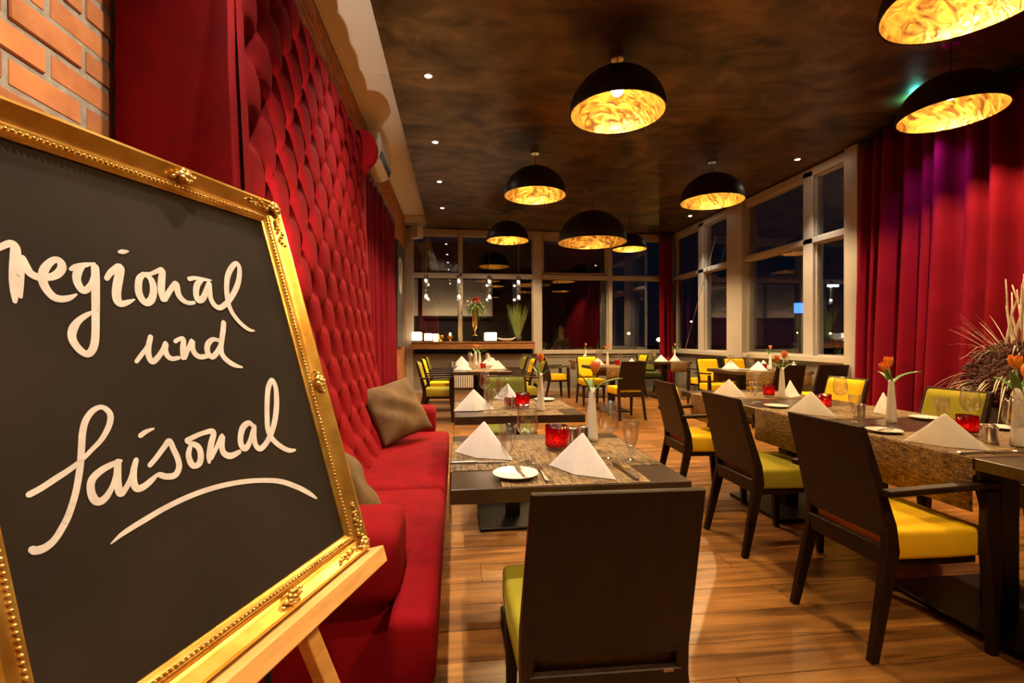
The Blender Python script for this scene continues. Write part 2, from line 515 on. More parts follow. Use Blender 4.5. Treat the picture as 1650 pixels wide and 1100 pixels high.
# ceiling: dark bronze raft and the white panelled strip along the brick wall
struct(ob('ceiling', MB().box(-.62, XR+.1, YB, YF+.1, ZC, 4.0).me('ceiling', M['ceil'])))
strip = struct(ob('ceiling', MB().box(XL-.1, -.62, YB, YF, 3.87, 4.0).me('ceiling_strip', M['white_panel'])))
pn = MB().box(XL+.03, -.625, -.547, .547, 3.855, 3.87).me('panel', M['white_panel'], bevel=.002)
for k in range(13): ob('panel', pn, strip, (0, -3.4+1.1*k, 0))
struct(ob('trim_1', MB().box(XL, XL+.03, YB, YF, 3.83, 3.87).me('trim_1', M['white_panel'])))
struct(ob('trim_2', MB().box(XL, -.62, YF-.34, YF-.02, 3.70, 3.85).me('trim_2', M['white_panel'], bevel=.004)))

# wall behind the camera
struct(ob('wall_front', MB().box(XL-.2, XR+.2, YB-.2, YB, 0, 4).me('wall_front', M['plaster'])))

# right wall: solid part behind the curtain, window parapet
struct(ob('wall_right', MB().box(XR, XR+.2, YB, 5.36, 0, 3.98).box(XR, XR+.2, 5.36, YF+.2, 0, .90).box(XR, XR+.2, 5.36, YF+.2, 3.62, 3.98).me('wall_right', M['panel_grey'])))
# far wall parapet
struct(ob('wall_back', MB().box(XL-.2, XR+.2, YF, YF+.2, 0, .86).box(XL-.2, XR+.2, YF, YF+.2, 3.64, 3.98).box(XL-.2, -1.09, YF, YF+.2, .86, 3.64).box(4.93, XR+.2, YF, YF+.2, .86, 3.64).me('wall_back', M['panel_grey'])))
struct(ob('baseboard_back', MB().box(XL, XR, YF-.025, YF, 0, .07).me('baseboard_back', M['frame'], bevel=.003)))
struct(ob('baseboard_right', MB().box(XR-.025, XR, 5.36, YF, 0, .07).me('baseboard_right', M['frame'], bevel=.003)))
struct(ob('trim_3', MB().box(1.93, 4.8, YF-.03, YF, .80, .815).box(1.93, 4.8, YF-.05, YF, .855, .875).me('trim_3', M['frame'])))

def fbox(name, par, *b): return ob(name, MB().box(*b).me(name, M['frame'], bevel=.006), par)
# far windows: (x0, x1, sill)
def far_window(n, x0, x1, sill, post_l, post_r, mull=None, sash=False):
    w = thing('window_%d' % n, None, None); struct(w)
    Y0, Y1 = YF-.07, YF+.10
    fbox('post', w, post_l[0], post_l[1], YF-.12, YF+.1, sill if n > 1 else 0, 3.64)
    if post_r: fbox('post', w, post_r[0], post_r[1], YF-.12, YF+.1, 0, 3.64)
    fbox('head_rail', w, x0, x1, Y0, Y1, 3.50, 3.64)
    fbox('sill_rail', w, x0, x1, Y0, Y1, sill, sill+.075)
    fbox('transom', w, x0, x1, Y0-.02, Y1, 2.575, 2.66)
    xs = [x0] + ([mull[0], mull[1]] if mull else []) + [x1]
    if mull: fbox('mullion', w, mull[0], mull[1], Y0-.02, Y1, sill, 3.60)
    for i in range(0, len(xs), 2):
        a, b = xs[i], xs[i+1]
        for z0, z1 in ((sill+.075, 2.575), (2.66, 3.50)):
            p = MB().box(a, b, YF, YF+.008, z0, z1).me('pane', M['pane'])
            ob('pane', p, w)
            f = MB()
            t = .055 if (sash and z0 > 2.6) else .018
            f.box(a, a+t, YF-.04, YF+.05, z0, z1).box(b-t, b, YF-.04, YF+.05, z0, z1).box(a, b, YF-.04, YF+.05, z0, z0+t).box(a, b, YF-.04, YF+.05, z1-t, z1)
            ob('sash_frame', f.me('sash_frame', M['frame']), w)
far_window(1, -.95, 1.73, 1.02, (-1.10, -.94), None, (.06, .13))
far_window(2, 1.93, 3.48, .86, (1.73, 1.93), None, None, True)
far_window(3, 3.57, 4.80, .86, (3.48, 3.57), (4.80, 4.94))
# right-hand windows
def right_window(n, y0, y1, post, mull):
    w = thing('window_%d' % n, None, None); struct(w)
    X0, X1 = XR-.08, XR+.1
    fbox('post', w, XR-.14, XR+.1, post[0], post[1], 0, 3.64)
    fbox('head_rail', w, X0, X1, y0, y1, 3.52, 3.64)
    fbox('sill_rail', w, X0-.05, X1, y0, y1, .88, .96)
    fbox('transom', w, X0, X1, y0, y1, 2.56, 2.64)
    fbox('mullion', w, X0, X1, mull[0], mull[1], .90, 3.60)
    for a, b in ((y0, mull[0]), (mull[1], y1)):
        for z0, z1 in ((.96, 2.56), (2.64, 3.52)):
            ob('pane', MB().box(XR, XR+.008, a, b, z0, z1).me('pane', M['pane']), w)
            f = MB(); t = .022
            f.box(XR-.03, XR+.05, a, a+t, z0, z1).box(XR-.03, XR+.05, b-t, b, z0, z1).box(XR-.03, XR+.05, a, b, z0, z0+t).box(XR-.03, XR+.05, a, b, z1-t, z1)
            ob('sash_frame', f.me('sash_frame', M['frame']), w)
right_window(4, 5.58, 7.78, (5.37, 5.58), (6.19, 6.38))
right_window(5, 8.25, 10.50, (7.78, 8.25), (9.18, 9.40))
tag(ob('bracing_cable', MB().tube([(4.98, 9.9, .95), (4.98, 8.62, 3.2)], .006, 6).me('bracing_cable', M['steel'])), 'thin steel bracing cable slanting across the far right window', 'cable')

# ------------------------------------------------------------------ outside, at night
struct(ob('ground', MB().box(-60, 80, YF+.3, 120, -.6, -.5).box(XR+.3, 80, -40, YF+.3, -.6, -.5).me('ground', M['asphalt'])))
def street_lamp(x, y, h, label, r=.16):
    t = thing('street_lamp', label, 'street lamp', (x, y, -.5))
    ob('pole', MB().tube([(0, 0, 0), (0, 0, h+.5)], [.07, .04], 8).me('pole', M['blackmetal']), t)
    ob('arm', MB().tube([(0, 0, h+.45), (-.3, -.2, h+.62), (-.55, -.35, h+.60)], .03, 6).me('arm', M['blackmetal']), t)
    ob('lamp_head', MB().ball((-.55, -.35, h+.5), r, 12, 8, (1, 1, .8)).me('lamp_head', M['streetlight'], smooth=True), t)
def night_at(px, py, d):
    r = (px-825)/765
    return d*CS+r*d*CC, d*CC-r*d*CS, 1.2+(546-py)/765*d
for px, py, d, lab, r in ((1062, 547, 22, 'brightest amber street lamp outside the far corner window', .11), (1013, 537, 28, 'smaller amber street lamp outside beside the far corner window', .07),
                          (1286, 536, 40, 'amber street lamp beyond the lower near side window', .08), (1338, 537, 44, 'amber street lamp beyond the narrow pane nearest the curtain', .08),
                          (1114, 518, 46, 'amber street lamp behind the slanting steel cable', .08)):
    x, y, z = night_at(px, py, d)
    street_lamp(x+.55, y+.35, z, lab, r)
def lit_sign(px0, py0, px1, py1, d, colr, st, label):
    x0, y0, z1 = night_at(px0, py0, d); x1, y1, z0 = night_at(px1, py1, d)
    t = thing('lit_sign', label, 'sign', ((x0+x1)/2, (y0+y1)/2, -.5), math.atan2(y1-y0, x1-x0))
    L = math.hypot(x1-x0, y1-y0)/2
    ob('sign_box', MB().box(-L, L, -.02, .12, z0+.5, z1+.5).me('sign_box', emat('sign_glow', colr, st), bevel=.02), t)
    ob('post', MB().box(-.06, .06, .02, .12, 0, z0+.5).me('post', M['blackmetal']), t)
lit_sign(1281, 488, 1297, 504, 26, (.03, .10, 1.0), 3.0, 'small blue lit sign seen through the side window')
lit_sign(1334, 458, 1352, 462, 34, (.75, .8, 1.0), 1.2, 'pale lit lettering strip seen through the pane by the curtain')
bld = noise_col(pmat('night_facade', (.03,.03,.035), .9), (.02,.02,.022), (.04,.038,.04), nscale=1)
t = thing('office_building', 'dark building with a few lit windows beyond the far windows', 'building', (6, 46, -.5))
ob('facade', MB().box(-9, 9, 0, 8, 0, 11).me('facade', bld), t)
wn = MB().box(-.5, .5, -.05, .02, -.5, .5).me('window', emat('office_window', (.6,.7,1.0), .012))
for i, (x, z) in enumerate([(-6, 3), (-2.5, 5.6), (0, 3), (1.5, 5.6), (1.5, 3.2), (3.8, 5.8), (3.8, 8), (6.2, 3)]): ob('window', wn, t, (x, 0, z))

# made-up lobby, added for the beige glow in the far left window panes
wb = struct(ob('wall_added_lobby', MB().box(-4.5, 5.2, 17.0, 17.2, -.5, 4.6).me('wall_added_lobby', pmat('added_lobby_wall', (.03,.027,.024), .8))))
soff = MB().box(-1.2, 1.2, -.15, .15, -.62, .62).me('added_soffit', pmat('added_lobby_soffit', (.7,.55,.38), .7))
for k, x in enumerate((-2.5, .05)): ob('added_soffit', soff, wb, (x, 16.6, 2.62))
tube = MB().box(-1.1, 1.1, -.02, .02, -.015, .015).me('added_strip_light', emat('added_lobby_strip', (1, .74, .45), 9))  # added glow strips that light the made-up soffit
for k, x in enumerate((-2.5, .05)):
    t = thing('added_strip_light', 'added warm strip light outside under the made-up lobby soffit, %s' % ('left one', 'right one')[k], 'strip light', (x, 16.1, 1.85), 0, 'added strip lights under the made-up lobby soffit')
    ob('glow_tube', tube, t)
    ob('housing', MB().box(-1.15, 1.15, -.07, -.04, -.05, .05).box(-1.15, 1.15, -.07, .05, -.06, -.04).me('housing', M['blackmetal']), t)  # added shield hides the glow tube
    ob('hanger', MB().tube([(0, .05, 0), (0, .4, .25)], .01, 6).me('hanger', M['blackmetal']), t)
# ------------------------------------------------------------------ lamps
def spot_light(name, par, loc, rot, watt, size, blend=.6, color=(1, .82, .60), rad=.03):
    l = bpy.data.lights.new(name, 'SPOT'); l.energy = watt; l.spot_size = size; l.spot_blend = blend; l.color = color; l.shadow_soft_size = rad
    o = bpy.data.objects.new(name, l); col.objects.link(o); o.parent = par; o.location = loc; o.rotation_euler = rot
    return o

def pendant(x, y, rim, r, label, tilt=0.0, cable_top=ZC):
    t = thing('pendant_lamp', label, 'pendant lamp', (x, y, rim), 0, 'black dome pendant lamps lined with gold leaf')
    H = r*.92
    n = 14
    outer = [(r, 0)]+[(r*math.cos(a), H*math.sin(a)) for a in [PI/2*k/n for k in range(1, n)]]+[(.02, H)]
    ri = r-.014
    inner = [(ri, .002)]+[(ri*math.cos(a), (H-.014)*math.sin(a)) for a in [PI/2*k/n for k in range(1, n)]]+[(.0, H-.014)]
    ob('shade', MB().lathe_open(outer, 56).lathe_open([(r, 0), (ri, .002)], 56).me('shade', M['shade_black'], smooth=True, weld=True, angle=.9), t)
    ob('gold_lining', MB().lathe_open(inner, 56).me('gold_lining', M['foil'], smooth=True), t)
    b = ob('bulb', MB().ball((0, 0, r*.52), .052, 16, 10, (1, 1, 1.15)).me('bulb', M['bulb'], smooth=True), t)
    ob('socket', MB().lathe([(.022, r*.52+.05), (.026, H-.02)], 14).me('socket', M['chrome'], smooth=True), t)
    ob('collar', MB().lathe([(.035, H-.004), (.03, H+.02), (.008, H+.04)], 16).me('collar', M['chrome'], smooth=True), t)
    top = cable_top-rim
    ob('cable', MB().tube([(0, 0, H+.03), (.004, .004, (H+top)/2), (0, 0, top-.03)], .004, 6).me('cable', M['blackmetal']), t)
    ob('canopy', MB().lathe([(.055, top-.055), (.055, top-.001)], 20).me('canopy', M['chrome'], smooth=True, angle=.6), t)
    return t
pendant(2.86, 2.34, 3.10, .42, 'gold-lined black dome lamp cut off by the upper right picture edge')
pendant(1.38, 3.96, 3.14, .41, 'large gold-lined black dome lamp hanging over the tables beside the bench')
pendant(4.02, 3.44, 3.03, .36, 'gold-lined black dome lamp hanging in front of the purple-lit curtain')
pendant(1.02, 6.10, 3.06, .41, 'gold-lined black dome lamp with chrome canopy, upper left of the four middle lamps')
pendant(3.47, 6.12, 3.07, .42, 'gold-lined black dome lamp hanging before the side windows')
pendant(2.22, 7.60, 2.78, .565, 'widest low-hanging gold-lined black dome lamp in the middle of the room')
pendant(.98, 9.05, 3.08, .41, 'small-looking gold-lined dome lamp near the far left window')
pendant(3.33, 8.85, 2.93, .33, 'farthest gold-lined dome lamp, half hidden behind the widest dome')

pendant(1.6, -.25, 3.10, .41, 'added gold-lined black dome lamp behind the camera, out of view')  # unseen lamp added to light napkins and board from the camera side
R60 = math.radians(52)
def recessed(x, y, label, watt=None, aim=(0, 0), cone=1.15):
    t = thing('recessed_spotlight', label, 'spotlight', (x, y, ZC), 0, 'recessed ceiling spotlights')
    ob('ring', MB().lathe_open([(.030, -.001), (.034, -.008), (.050, -.006), (.052, -.0005)], 20).me('ring', M['chrome'], smooth=True), t)
    ob('lens', MB().lathe([(.030, -.004), (.028, -.002)], 16).me('lens', M['spotdisc']), t)
    spot_light('beam', t, (0, 0, -.02), (aim[0], aim[1], 0), watt or SPOT, cone, 1.0)
LS = ['nearest the camera, added out of view overhead', 'above the blackboard, added out of view', 'over the red bench, added out of view', 'at the near end of the ceiling row, large in view', 'second in the row by the white strip', 'third in the row by the white strip', 'farthest in the row by the white strip']
for i, y in enumerate((.2, 1.5, 3.0, 4.5, 6.0, 7.5, 9.0)):  # first three unseen, added to light the foreground, continuing the visible row
    recessed(-.26, y, 'small bright recessed ceiling spotlight, '+LS[i], SPOT, (0, .0))
for i, y in enumerate((6.0, 9.0)):
    recessed(4.64, y, 'small recessed ceiling spotlight '+['in front of the near side window', 'by the far right window corner'][i], SPOT*.8)
recessed(.95, 1.78, 'added recessed ceiling spotlight aimed at the near brick wall, out of view overhead', SPOT*1.6, (0, R60), .42)  # unseen spot added to brighten the near bricks
brick_spot = bpy.data.objects[max(o.name for o in bpy.data.objects if o.name.startswith('beam'))]
brick_spot.rotation_euler = (Vector((-1.1, 1.28, 2.05))-Vector((.95, 1.78, 3.64))).to_track_quat('-Z', 'Y').to_euler()
# colour-changing effect light above the curtain
t = thing('effect_spotlight', 'small effect spotlight glowing teal and violet above the red curtain', 'spotlight', (4.62, 4.30, 3.42))
ob('housing', MB().lathe([(.03, -.02), (.055, .0), (.055, .11), (.04, .13)], 18).me('housing', M['blackmetal'], smooth=True, angle=.6), t)
ob('bracket', MB().box(-.008, .008, -.07, -.06, .02, ZC-3.42).me('bracket', M['blackmetal']), t)
ob('lower_lens', MB().lathe([(.029, -.024), (.029, -.020)], 16).me('lower_lens', emat('cool_lens', (.6,.85,1.0), 6)), t)
ob('upper_lens', MB().lathe([(.036, .131), (.036, .134)], 16).me('upper_lens', emat('teal_lens', (.2,1.0,.8), 8)), t)
spot_light('teal_beam', t, (0, 0, .14), (PI, 0, 0), 9, 2.7, .9, (.12, 1.0, .75), .03)
spot_light('violet_beam', t, (0, 0, -.03), (0, -.30, 0), 34, 1.7, 1.0, (.30, .06, 1.0), .03)

# unseen floor spotlight added behind the easel, washing the bench wall and the white ceiling strip
t = thing('added_floor_spotlight', 'added small floor spotlight on a slim stand, hidden behind the blackboard', 'spotlight', (-.43, 1.15, 0))
ob('base_plate', MB().lathe([(.045, 0), (.045, .012), (.02, .018)], 20).me('base_plate', M['blackmetal'], smooth=True, angle=.6), t)
ob('stem', MB().tube([(0, 0, .012), (0, 0, .68)], .009, 8).me('stem', M['blackmetal']), t)
fs_dir = Vector((-.80, 4.3, 3.85))-Vector((-.43, 1.15, .72))
fs_rot = fs_dir.to_track_quat('-Z', 'Y').to_euler()
h = ob('lamp_head', MB().lathe([(.02, .11), (.04, .10), (.045, .0), (.04, .0)], 18).me('lamp_head', M['blackmetal'], smooth=True, angle=.6), t, (0, 0, .72), fs_rot)
ob('lens', MB().lathe([(.039, .004), (.039, .007)], 16).me('lens', M['spotdisc']), h)
spot_light('up_beam', t, Vector((0, 0, .72))+fs_dir.normalized()*.02, fs_rot, UPL, .62, .8, (1, .80, .56), .02)

# ------------------------------------------------------------------ red bench
BX = [(.45, -.52), (.60, -.59), (.72, -.635), (1.1, -.70), (1.54, -.735), (2.25, -.77), (2.87, -.79)]
def bench_x(z):
    if z <= BX[0][0]: return BX[0][1]
    for (z0, x0), (z1, x1) in zip(BX, BX[1:]):
        if z <= z1: return x0+(x1-x0)*(z-z0)/(z1-z0)
    return BX[-1][1]
bench = thing('tufted_bench', 'tall red velvet bench with deep buttoned back along the brick wall', 'bench', (-.55, 2.8, 0))
bo = Vector((-.55, 2.8, 0))
def bob(name, mb, mat, **kw):
    mb.v = [(v[0]-bo.x, v[1]-bo.y, v[2]) for v in mb.v]
    return ob(name, mb.me(name, mat, **kw), bench)
BY0, BY1, BZ0, BZ1 = 1.70, 4.0, .36, 2.86
UY, UZ, ZO = .262, .160, 1.955
def tuft(y, z):
    u, v = (y-1.83)/UY, (z-ZO)/UZ
    a, b = u+v/2, u-v/2
    sa, sb = abs(math.sin(PI*a)), abs(math.sin(PI*b))
    pill = (sa*sb)**.27
    da, db = a-round(a), b-round(b)
    dd = min(1, math.hypot(da+db, (da-db)*.9)/.55)
    hb = dd*dd*(3-2*dd)
    e = min(1, (BZ1-z)/.10) if z > BZ1-.10 else 1
    e2 = min(1, max(0, (y-1.735)/.07)); e3 = min(1, max(0, (3.965-y)/.06))
    d = -.078+(.030*pill+.053*hb)
    k = min(e2, e3)
    return d*k+.004*(1-k)
def back_pt(s, t):
    y = BY0+(BY1-BY0)*s; z = BZ0+(BZ1-BZ0)*t
    d = tuft(y, z)
    if z > BZ1-.09:
        k = (z-(BZ1-.09))/.09
        d = d*(1-k*.6)-.05*k*k
    return (bench_x(z)+d+.03, y, z)
bob('tufted_back', MB().grid(back_pt, 190, 200), M['redvelvet'], smooth=True)
# solid body behind the tufting
poly = [(-1.08, .02), (-.60, .02), (-.62, .45), (-.72, .72), (-.80, 1.2), (-.86, 2.3), (-.885, 2.83), (-.96, 2.83), (-.965, .95), (-1.08, .90)]
bob('back_body', MB().prism(poly, 'y', BY0-.01, BY1+.01), M['redvelvet'])
btn = MB().ball((0, 0, 0), .017, 10, 6, (.55, 1, 1)).me('button', M['button'], smooth=True)
for j in range(-9, 6):
    z = ZO+j*UZ
    for i in range(-2, 12):
        y = 1.83+(i+(.5 if j % 2 else 0))*UY
        if BY0+.05 < y < BY1-.04 and .56 < z < BZ1-.08:
            ob('button', btn, bench, (bench_x(z)+tuft(y, z)+.034-bo.x, y-bo.y, z))
# side wings with scrolled heads, arms
def wing_poly():
    p = [(-1.085, 0), (-.16, 0), (-.13, .20), (-.135, .28), (-.17, .34), (-.21, .40), (-.215, .44), (-.20, .52), (-.21, .60), (-.30, .62), (-.45, .63), (-.56, .66), (-.62, .75), (-.665, .95), (-.70, 1.3), (-.725, 1.7), (-.74, 2.1), (-.745, 2.50), (-.735, 2.57), (-.70, 2.60)]
    for k in range(0, 13):
        a = -PI/2*.85+PI*1.05*k/12
        p.append((-.755+.112*math.cos(a), 2.75+.15*math.sin(a)))
    p += [(-.86, 2.895), (-1.0, 2.88), (-1.085, 2.80)]
    return p
for y0, y1 in ((1.655, 1.745), (3.965, 4.06)):
    bob('wing', MB().prism(wing_poly(), 'y', y0, y1), M['redvelvet'], bevel=.022, bseg=3, smooth=True, angle=.9)
for y0, y1 in ((1.40, 1.70), (3.90, 4.14)):
    pr = []
    for k in range(24):
        a = 2*PI*k/24
        cy, cz, ry, rz = (y0+y1)/2, .525, (y1-y0)/2, .125
        ca, sa = math.cos(a), math.sin(a)
        pr.append((cy+ry*math.copysign(abs(ca)**.55, ca), cz+rz*math.copysign(abs(sa)**.55, sa)))
    m = MB(); n = len(pr)
    secs = [(-1.05, .90), (-.9, 1), (-.3, 1), (-.22, .985), (-.19, .95), (-.175, .86), (-.168, .6)]
    v = []
    for x, s in secs: v += [(x, (y0+y1)/2+(p[0]-(y0+y1)/2)*s, .525+(p[1]-.525)*s) for p in pr]
    f = [(i*n+k, i*n+(k+1) % n, (i+1)*n+(k+1) % n, (i+1)*n+k) for i in range(len(secs)-1) for k in range(n)]
    f += [tuple(range(n)), tuple((len(secs)-1)*n+k for k in range(n))]
    m.add(v, f)
    bob('armrest', m, M['redvelvet'], smooth=True, angle=.9)
side = [(-1.08, 0.01), (-.145, .01), (-.125, .18), (-.13, .27), (-.165, .34), (-.20, .42), (-1.08, .42)]
bob('side_panel', MB().prism(side, 'y', 1.46, 1.66), M['redvelvet'], bevel=.02, bseg=3, smooth=True, angle=.9)
bob('side_panel', MB().prism(side, 'y', 3.95, 4.10), M['redvelvet'], bevel=.02, bseg=3, smooth=True, angle=.9)
for pol in ([(-.64, 1.71), (-.185, 1.71), (-.185, 1.30), (-.055, 1.30), (-.055, 2.44), (-.64, 2.44)], [(-.64, 2.448), (-.055, 2.448), (-.055, 3.93), (-.64, 3.93)]):
    bob('seat_cushion', MB().prism(pol, 'z', .235, .452), M['redvelvet'], bevel=.04, bseg=4, smooth=True, angle=1.2)
bob('plinth', MB().box(-1.08, -.13, 1.62, 3.95, .06, .24), M['redvelvet'], bevel=.01)
for x in (-.2, -1.0):
    for y in (1.9, 3.7): bob('foot', MB().lathe([(.022, 0), (.03, .065)], 12, (x, y, 0)), M['chairwood'])
# cushions
def cushion(loc, rot, size, label, spin=0.0):
    def f(sign):
        def g(s, t):
            x, y = (s-.5)*2, (t-.5)*2
            e = (1-abs(x)**2.2)*(1-abs(y)**2.2)
            k = 1-.10*(1-abs(x*y))*(abs(x)**4+abs(y)**4)*.6
            w = .013*math.sin(5*x+3*y+1.8*math.sin(3*y))*e+.008*math.sin(8*x-6*y+x*y*3)*e
            return (x*size/2*k, y*size/2*k, sign*(.085*max(e, 0)**.55)+w)
        return g
    m = MB().grid(f(1), 26, 26).grid(f(-1), 26, 26)
    o = ob('cushion', m.me('cushion', M['taupe'], smooth=True, weld=True), None, loc, rot)
    o.rotation_euler = (o.rotation_euler.to_matrix() @ Matrix.Rotation(spin, 3, 'Z')).to_euler()
    tag(o, label, 'cushion', 'taupe velvet cushions on the bench')
cushion((-.43, 3.52, .685), (math.radians(60), math.radians(0), math.radians(38)), .44, 'crumpled taupe cushion in the far corner of the red bench', math.radians(12))
cushion((-.42, 1.83, .63), (math.radians(62), 0, math.radians(120)), .44, 'taupe cushion at the near end of the red bench, half hidden by the blackboard')
# ------------------------------------------------------------------ curtains
def curtain(name, p0, p1, z0, z1, folds, amp, label, mat, seed=1, rail=True):
    rc = random.Random(seed)
    p0, p1 = Vector(p0), Vector(p1)
    d = p1-p0; L = d.length; d.normalize(); nrm = Vector((-d.y, d.x))
    t = thing(name, label, 'curtain', (p0.x, p0.y, z0))
    ph = []; x = 0.0
    while x < 1:
        w = rc.uniform(.7, 1.35)/folds
        ph.append((x, w, rc.uniform(.7, 1.2), rc.uniform(-.25, .25))); x += w
    def off(s, tz):
        for x0, w, a, sk in ph:
            if s <= x0+w or (x0, w, a, sk) == ph[-1]:
                q = min(1, max(0, (s-x0)/w))
                q = q+sk*.25*math.sin(PI*q)
                sq = math.sin(2*PI*q); v = .5+.5*math.copysign(abs(sq)**.5, sq)
                return a*v*amp*(.55+.45*(1-tz))+amp*.15*math.sin(7*s+3*tz)*(1-tz)
    nu = int(folds*20)
    def fn(s, tz):
        q = p0+d*(L*s)+nrm*off(s, tz)
        return (q.x-p0.x, q.y-p0.y, (z1-z0)*tz)
    ob('drape', MB().grid(fn, nu, 14).me('drape', mat, smooth=True, solid=.004), t)
    if rail:
        a = p0-d*.05+nrm*amp*.5-p0; b = p1+d*.05+nrm*amp*.5-p0
        ob('curtain_rail', MB().tube([(a.x, a.y, z1-z0+.015), (b.x, b.y, z1-z0+.015)], .012, 8).me('curtain_rail', M['blackmetal']), t)
    return t
curtain('curtain', (5.06, 5.33), (5.06, .2), .02, 3.62, 25, -.27, 'floor-length red velvet curtain on the right, violet light at its top', M['redcurtain'], 4)
curtain('curtain', (-1.06, 5.2), (-1.06, 8.12), .02, 3.10, 15, -.12, 'red curtain on the brick wall beyond the tall bench', M['redcurtain'], 9)
curtain('curtain', (4.98, 10.62), (4.60, 10.36), .02, 3.62, 4, .09, 'narrow red curtain in the far corner between the windows', M['redcurtain'], 5)

# ------------------------------------------------------------------ air conditioner, speaker, picture on the brick wall
t = thing('air_conditioner', 'white air conditioner high on the brick wall above the curtain', 'air conditioner', (XL+.003, 6.15, 3.32))
prof = [(0, 0), (.10, -.015), (.19, .03), (.225, .13), (.225, .24), (.20, .32), (0, .33)]
ob('casing', MB().prism([(p[0], p[1]) for p in prof], 'y', -.42, .42).me('casing', M['white_plastic'], bevel=.012, bseg=2, smooth=True, angle=.7), t)
ob('louvre', MB().prism([(.115, -.016), (.195, .030), (.20, .024), (.12, -.024)], 'y', -.36, .36).me('louvre', M['white_plastic']), t)
ob('outlet_slot', MB().prism([(.195, .040), (.222, .11), (.2265, .108), (.199, .036)], 'y', -.38, .38).me('outlet_slot', M['blackmetal']), t)
ob('end_grille', MB().box(.03, .10, -.4225, -.4195, .20, .28).me('end_grille', pmat('grey_grille', (.3,.29,.28), .5)), t)
t = thing('wall_speaker', 'small white loudspeaker under the ceiling in the far left corner', 'speaker', (-.86, 10.42, 3.50), -.5)
ob('cabinet', MB().prism([(-.10, -.09), (.10, -.09), (.13, .09), (-.13, .09)], 'z', -.13, .13).me('cabinet', M['white_plastic'], bevel=.012), t)
ob('grille', MB().box(-.085, .085, -.096, -.089, -.115, .115).me('grille', pmat('speaker_grille', (.5,.47,.43), .7)), t)
ob('bracket', MB().box(-.02, .02, .08, .20, -.02, .02).me('bracket', M['blackmetal']), t)
t = thing('painting', 'large dark canvas with a pale figure on the brick wall', 'painting', (XL+.008, 9.30, 1.05))
ob('canvas', MB().box(0, .045, -.58, .58, 0, 1.95).me('canvas', noise_col(pmat('dark_canvas', (.04,.03,.025), .7), (.025,.018,.014), (.075,.055,.045), nscale=2.5)), t)
pal = noise_col(pmat('pale_paint', (.5,.46,.4), .8), (.35,.31,.27), (.62,.58,.52), nscale=6)
rp = random.Random(2)
blob = [(-.1+.30*math.cos(a)*(1+.25*math.sin(3*a)), 1.35+.42*math.sin(a)*(1+.2*math.cos(2*a))) for a in [2*PI*k/26 for k in range(26)]]
ob('pale_figure', MB().prism(blob, 'x', .045, .047).me('pale_figure', pal), t)

# ------------------------------------------------------------------ blackboard on its easel
Bd, Bu, Bn = Vector((.33726, .94141, 0)), Vector((-.27524, .09860, .95630)), Vector((.90028, -.32252, .29237))
BP = Vector((-.19474, 1.02981, .75686))
BM = Matrix(((Bd.x, Bu.x, Bn.x, BP.x), (Bd.y, Bu.y, Bn.y, BP.y), (Bd.z, Bu.z, Bn.z, BP.z), (0, 0, 0, 1)))
W, Hh, FW = .606, .77, .0495
board = thing('blackboard', 'framed blackboard with white handwriting in an ornate gold frame', 'blackboard')
board.matrix_world = BM
prof = [(0, -.012), (0, .014), (.003, .020), (.008, .021), (.013, .017), (.020, .010), (.028, .007), (.0335, .010), (.036, .0105), (.038, .009), (.0425, .009), (.045, .006), (FW, .0035), (FW, -.012)]
m = MB(); n = len(prof)
corners = [(0, 0, -1, 1), (0, Hh, -1, -1), (-W, Hh, 1, -1), (-W, 0, 1, 1)]
for cx, cy, sx, sy in corners: m.v += [(cx+sx*w, cy+sy*w, z) for w, z in prof]
for c in range(4):
    c2 = (c+1) % 4
    for i in range(n):
        j = (i+1) % n
        m.f.append((c*n+i, c*n+j, c2*n+j, c2*n+i))
ob('frame', m.me('frame', M['gold'], smooth=True, angle=.5), board)
ob('slate_panel', MB().box(-W+FW-.004, -FW+.004, FW-.004, Hh-FW+.004, -.010, .000).me('slate_panel', M['slate']), board)
ob('backing', MB().box(-W+.01, -.01, .01, Hh-.01, -.018, -.0125).me('backing', M['beech']), board)
# beading: small raised pearls along the inner edge
m = MB(); pit = .0072
def bead(x, y): m.ball((x, y, .0105), .0026, 6, 4, (1, 1, 1))
bw = .0405
k = int((W-2*bw)/pit)
for i in range(k+1):
    x = -bw-i*(W-2*bw)/k
    bead(x, bw); bead(x, Hh-bw)
k = int((Hh-2*bw)/pit)
for i in range(1, k):
    y = bw+i*(Hh-2*bw)/k
    bead(-bw, y); bead(-W+bw, y)
tag(ob('beading', m.me('beading', M['gold_relief'], smooth=True), board), kind='stuff')
# carved corner and centre ornaments
def ornament(cx, cy, dirs, L, seed):
    ro = random.Random(seed); m = MB()
    for k in range(7):
        a = 2*PI*k/7+ro.uniform(-.2, .2)
        m.ball((cx+.009*math.cos(a), cy+.009*math.sin(a), .020), .0062, 8, 5, (1, 1, .8))
    m.ball((cx, cy, .022), .0065, 8, 6, (1, 1, .9))
    for dx, dy in dirs:
        for i in range(int(L/.0062)):
            q = (i+1)*.0062+.010
            w = .0105*(1-.6*i/(L/.0062))
            s = math.sin(i*1.25)*w*.75
            px, py = cx+dx*q-dy*s, cy+dy*q+dx*s
            m.ball((px, py, .0165+.002*math.cos(i*1.7)), .0044*(1-.35*i/(L/.0062)), 7, 5, (1.1 if dx else .8, 1.1 if dy else .8, 1.0))
            if i % 2 == 0: m.ball((cx+dx*q+dy*s*.9, cy+dy*q-dx*s*.9, .0150), .0032, 6, 4)
    ob('ornament', m.me('ornament', M['gold_relief'], smooth=True), board)
oc = .017
ornament(-oc, Hh-oc, [(-1, 0), (0, -1)], .078, 1)
ornament(-oc, oc, [(-1, 0), (0, 1)], .078, 2)
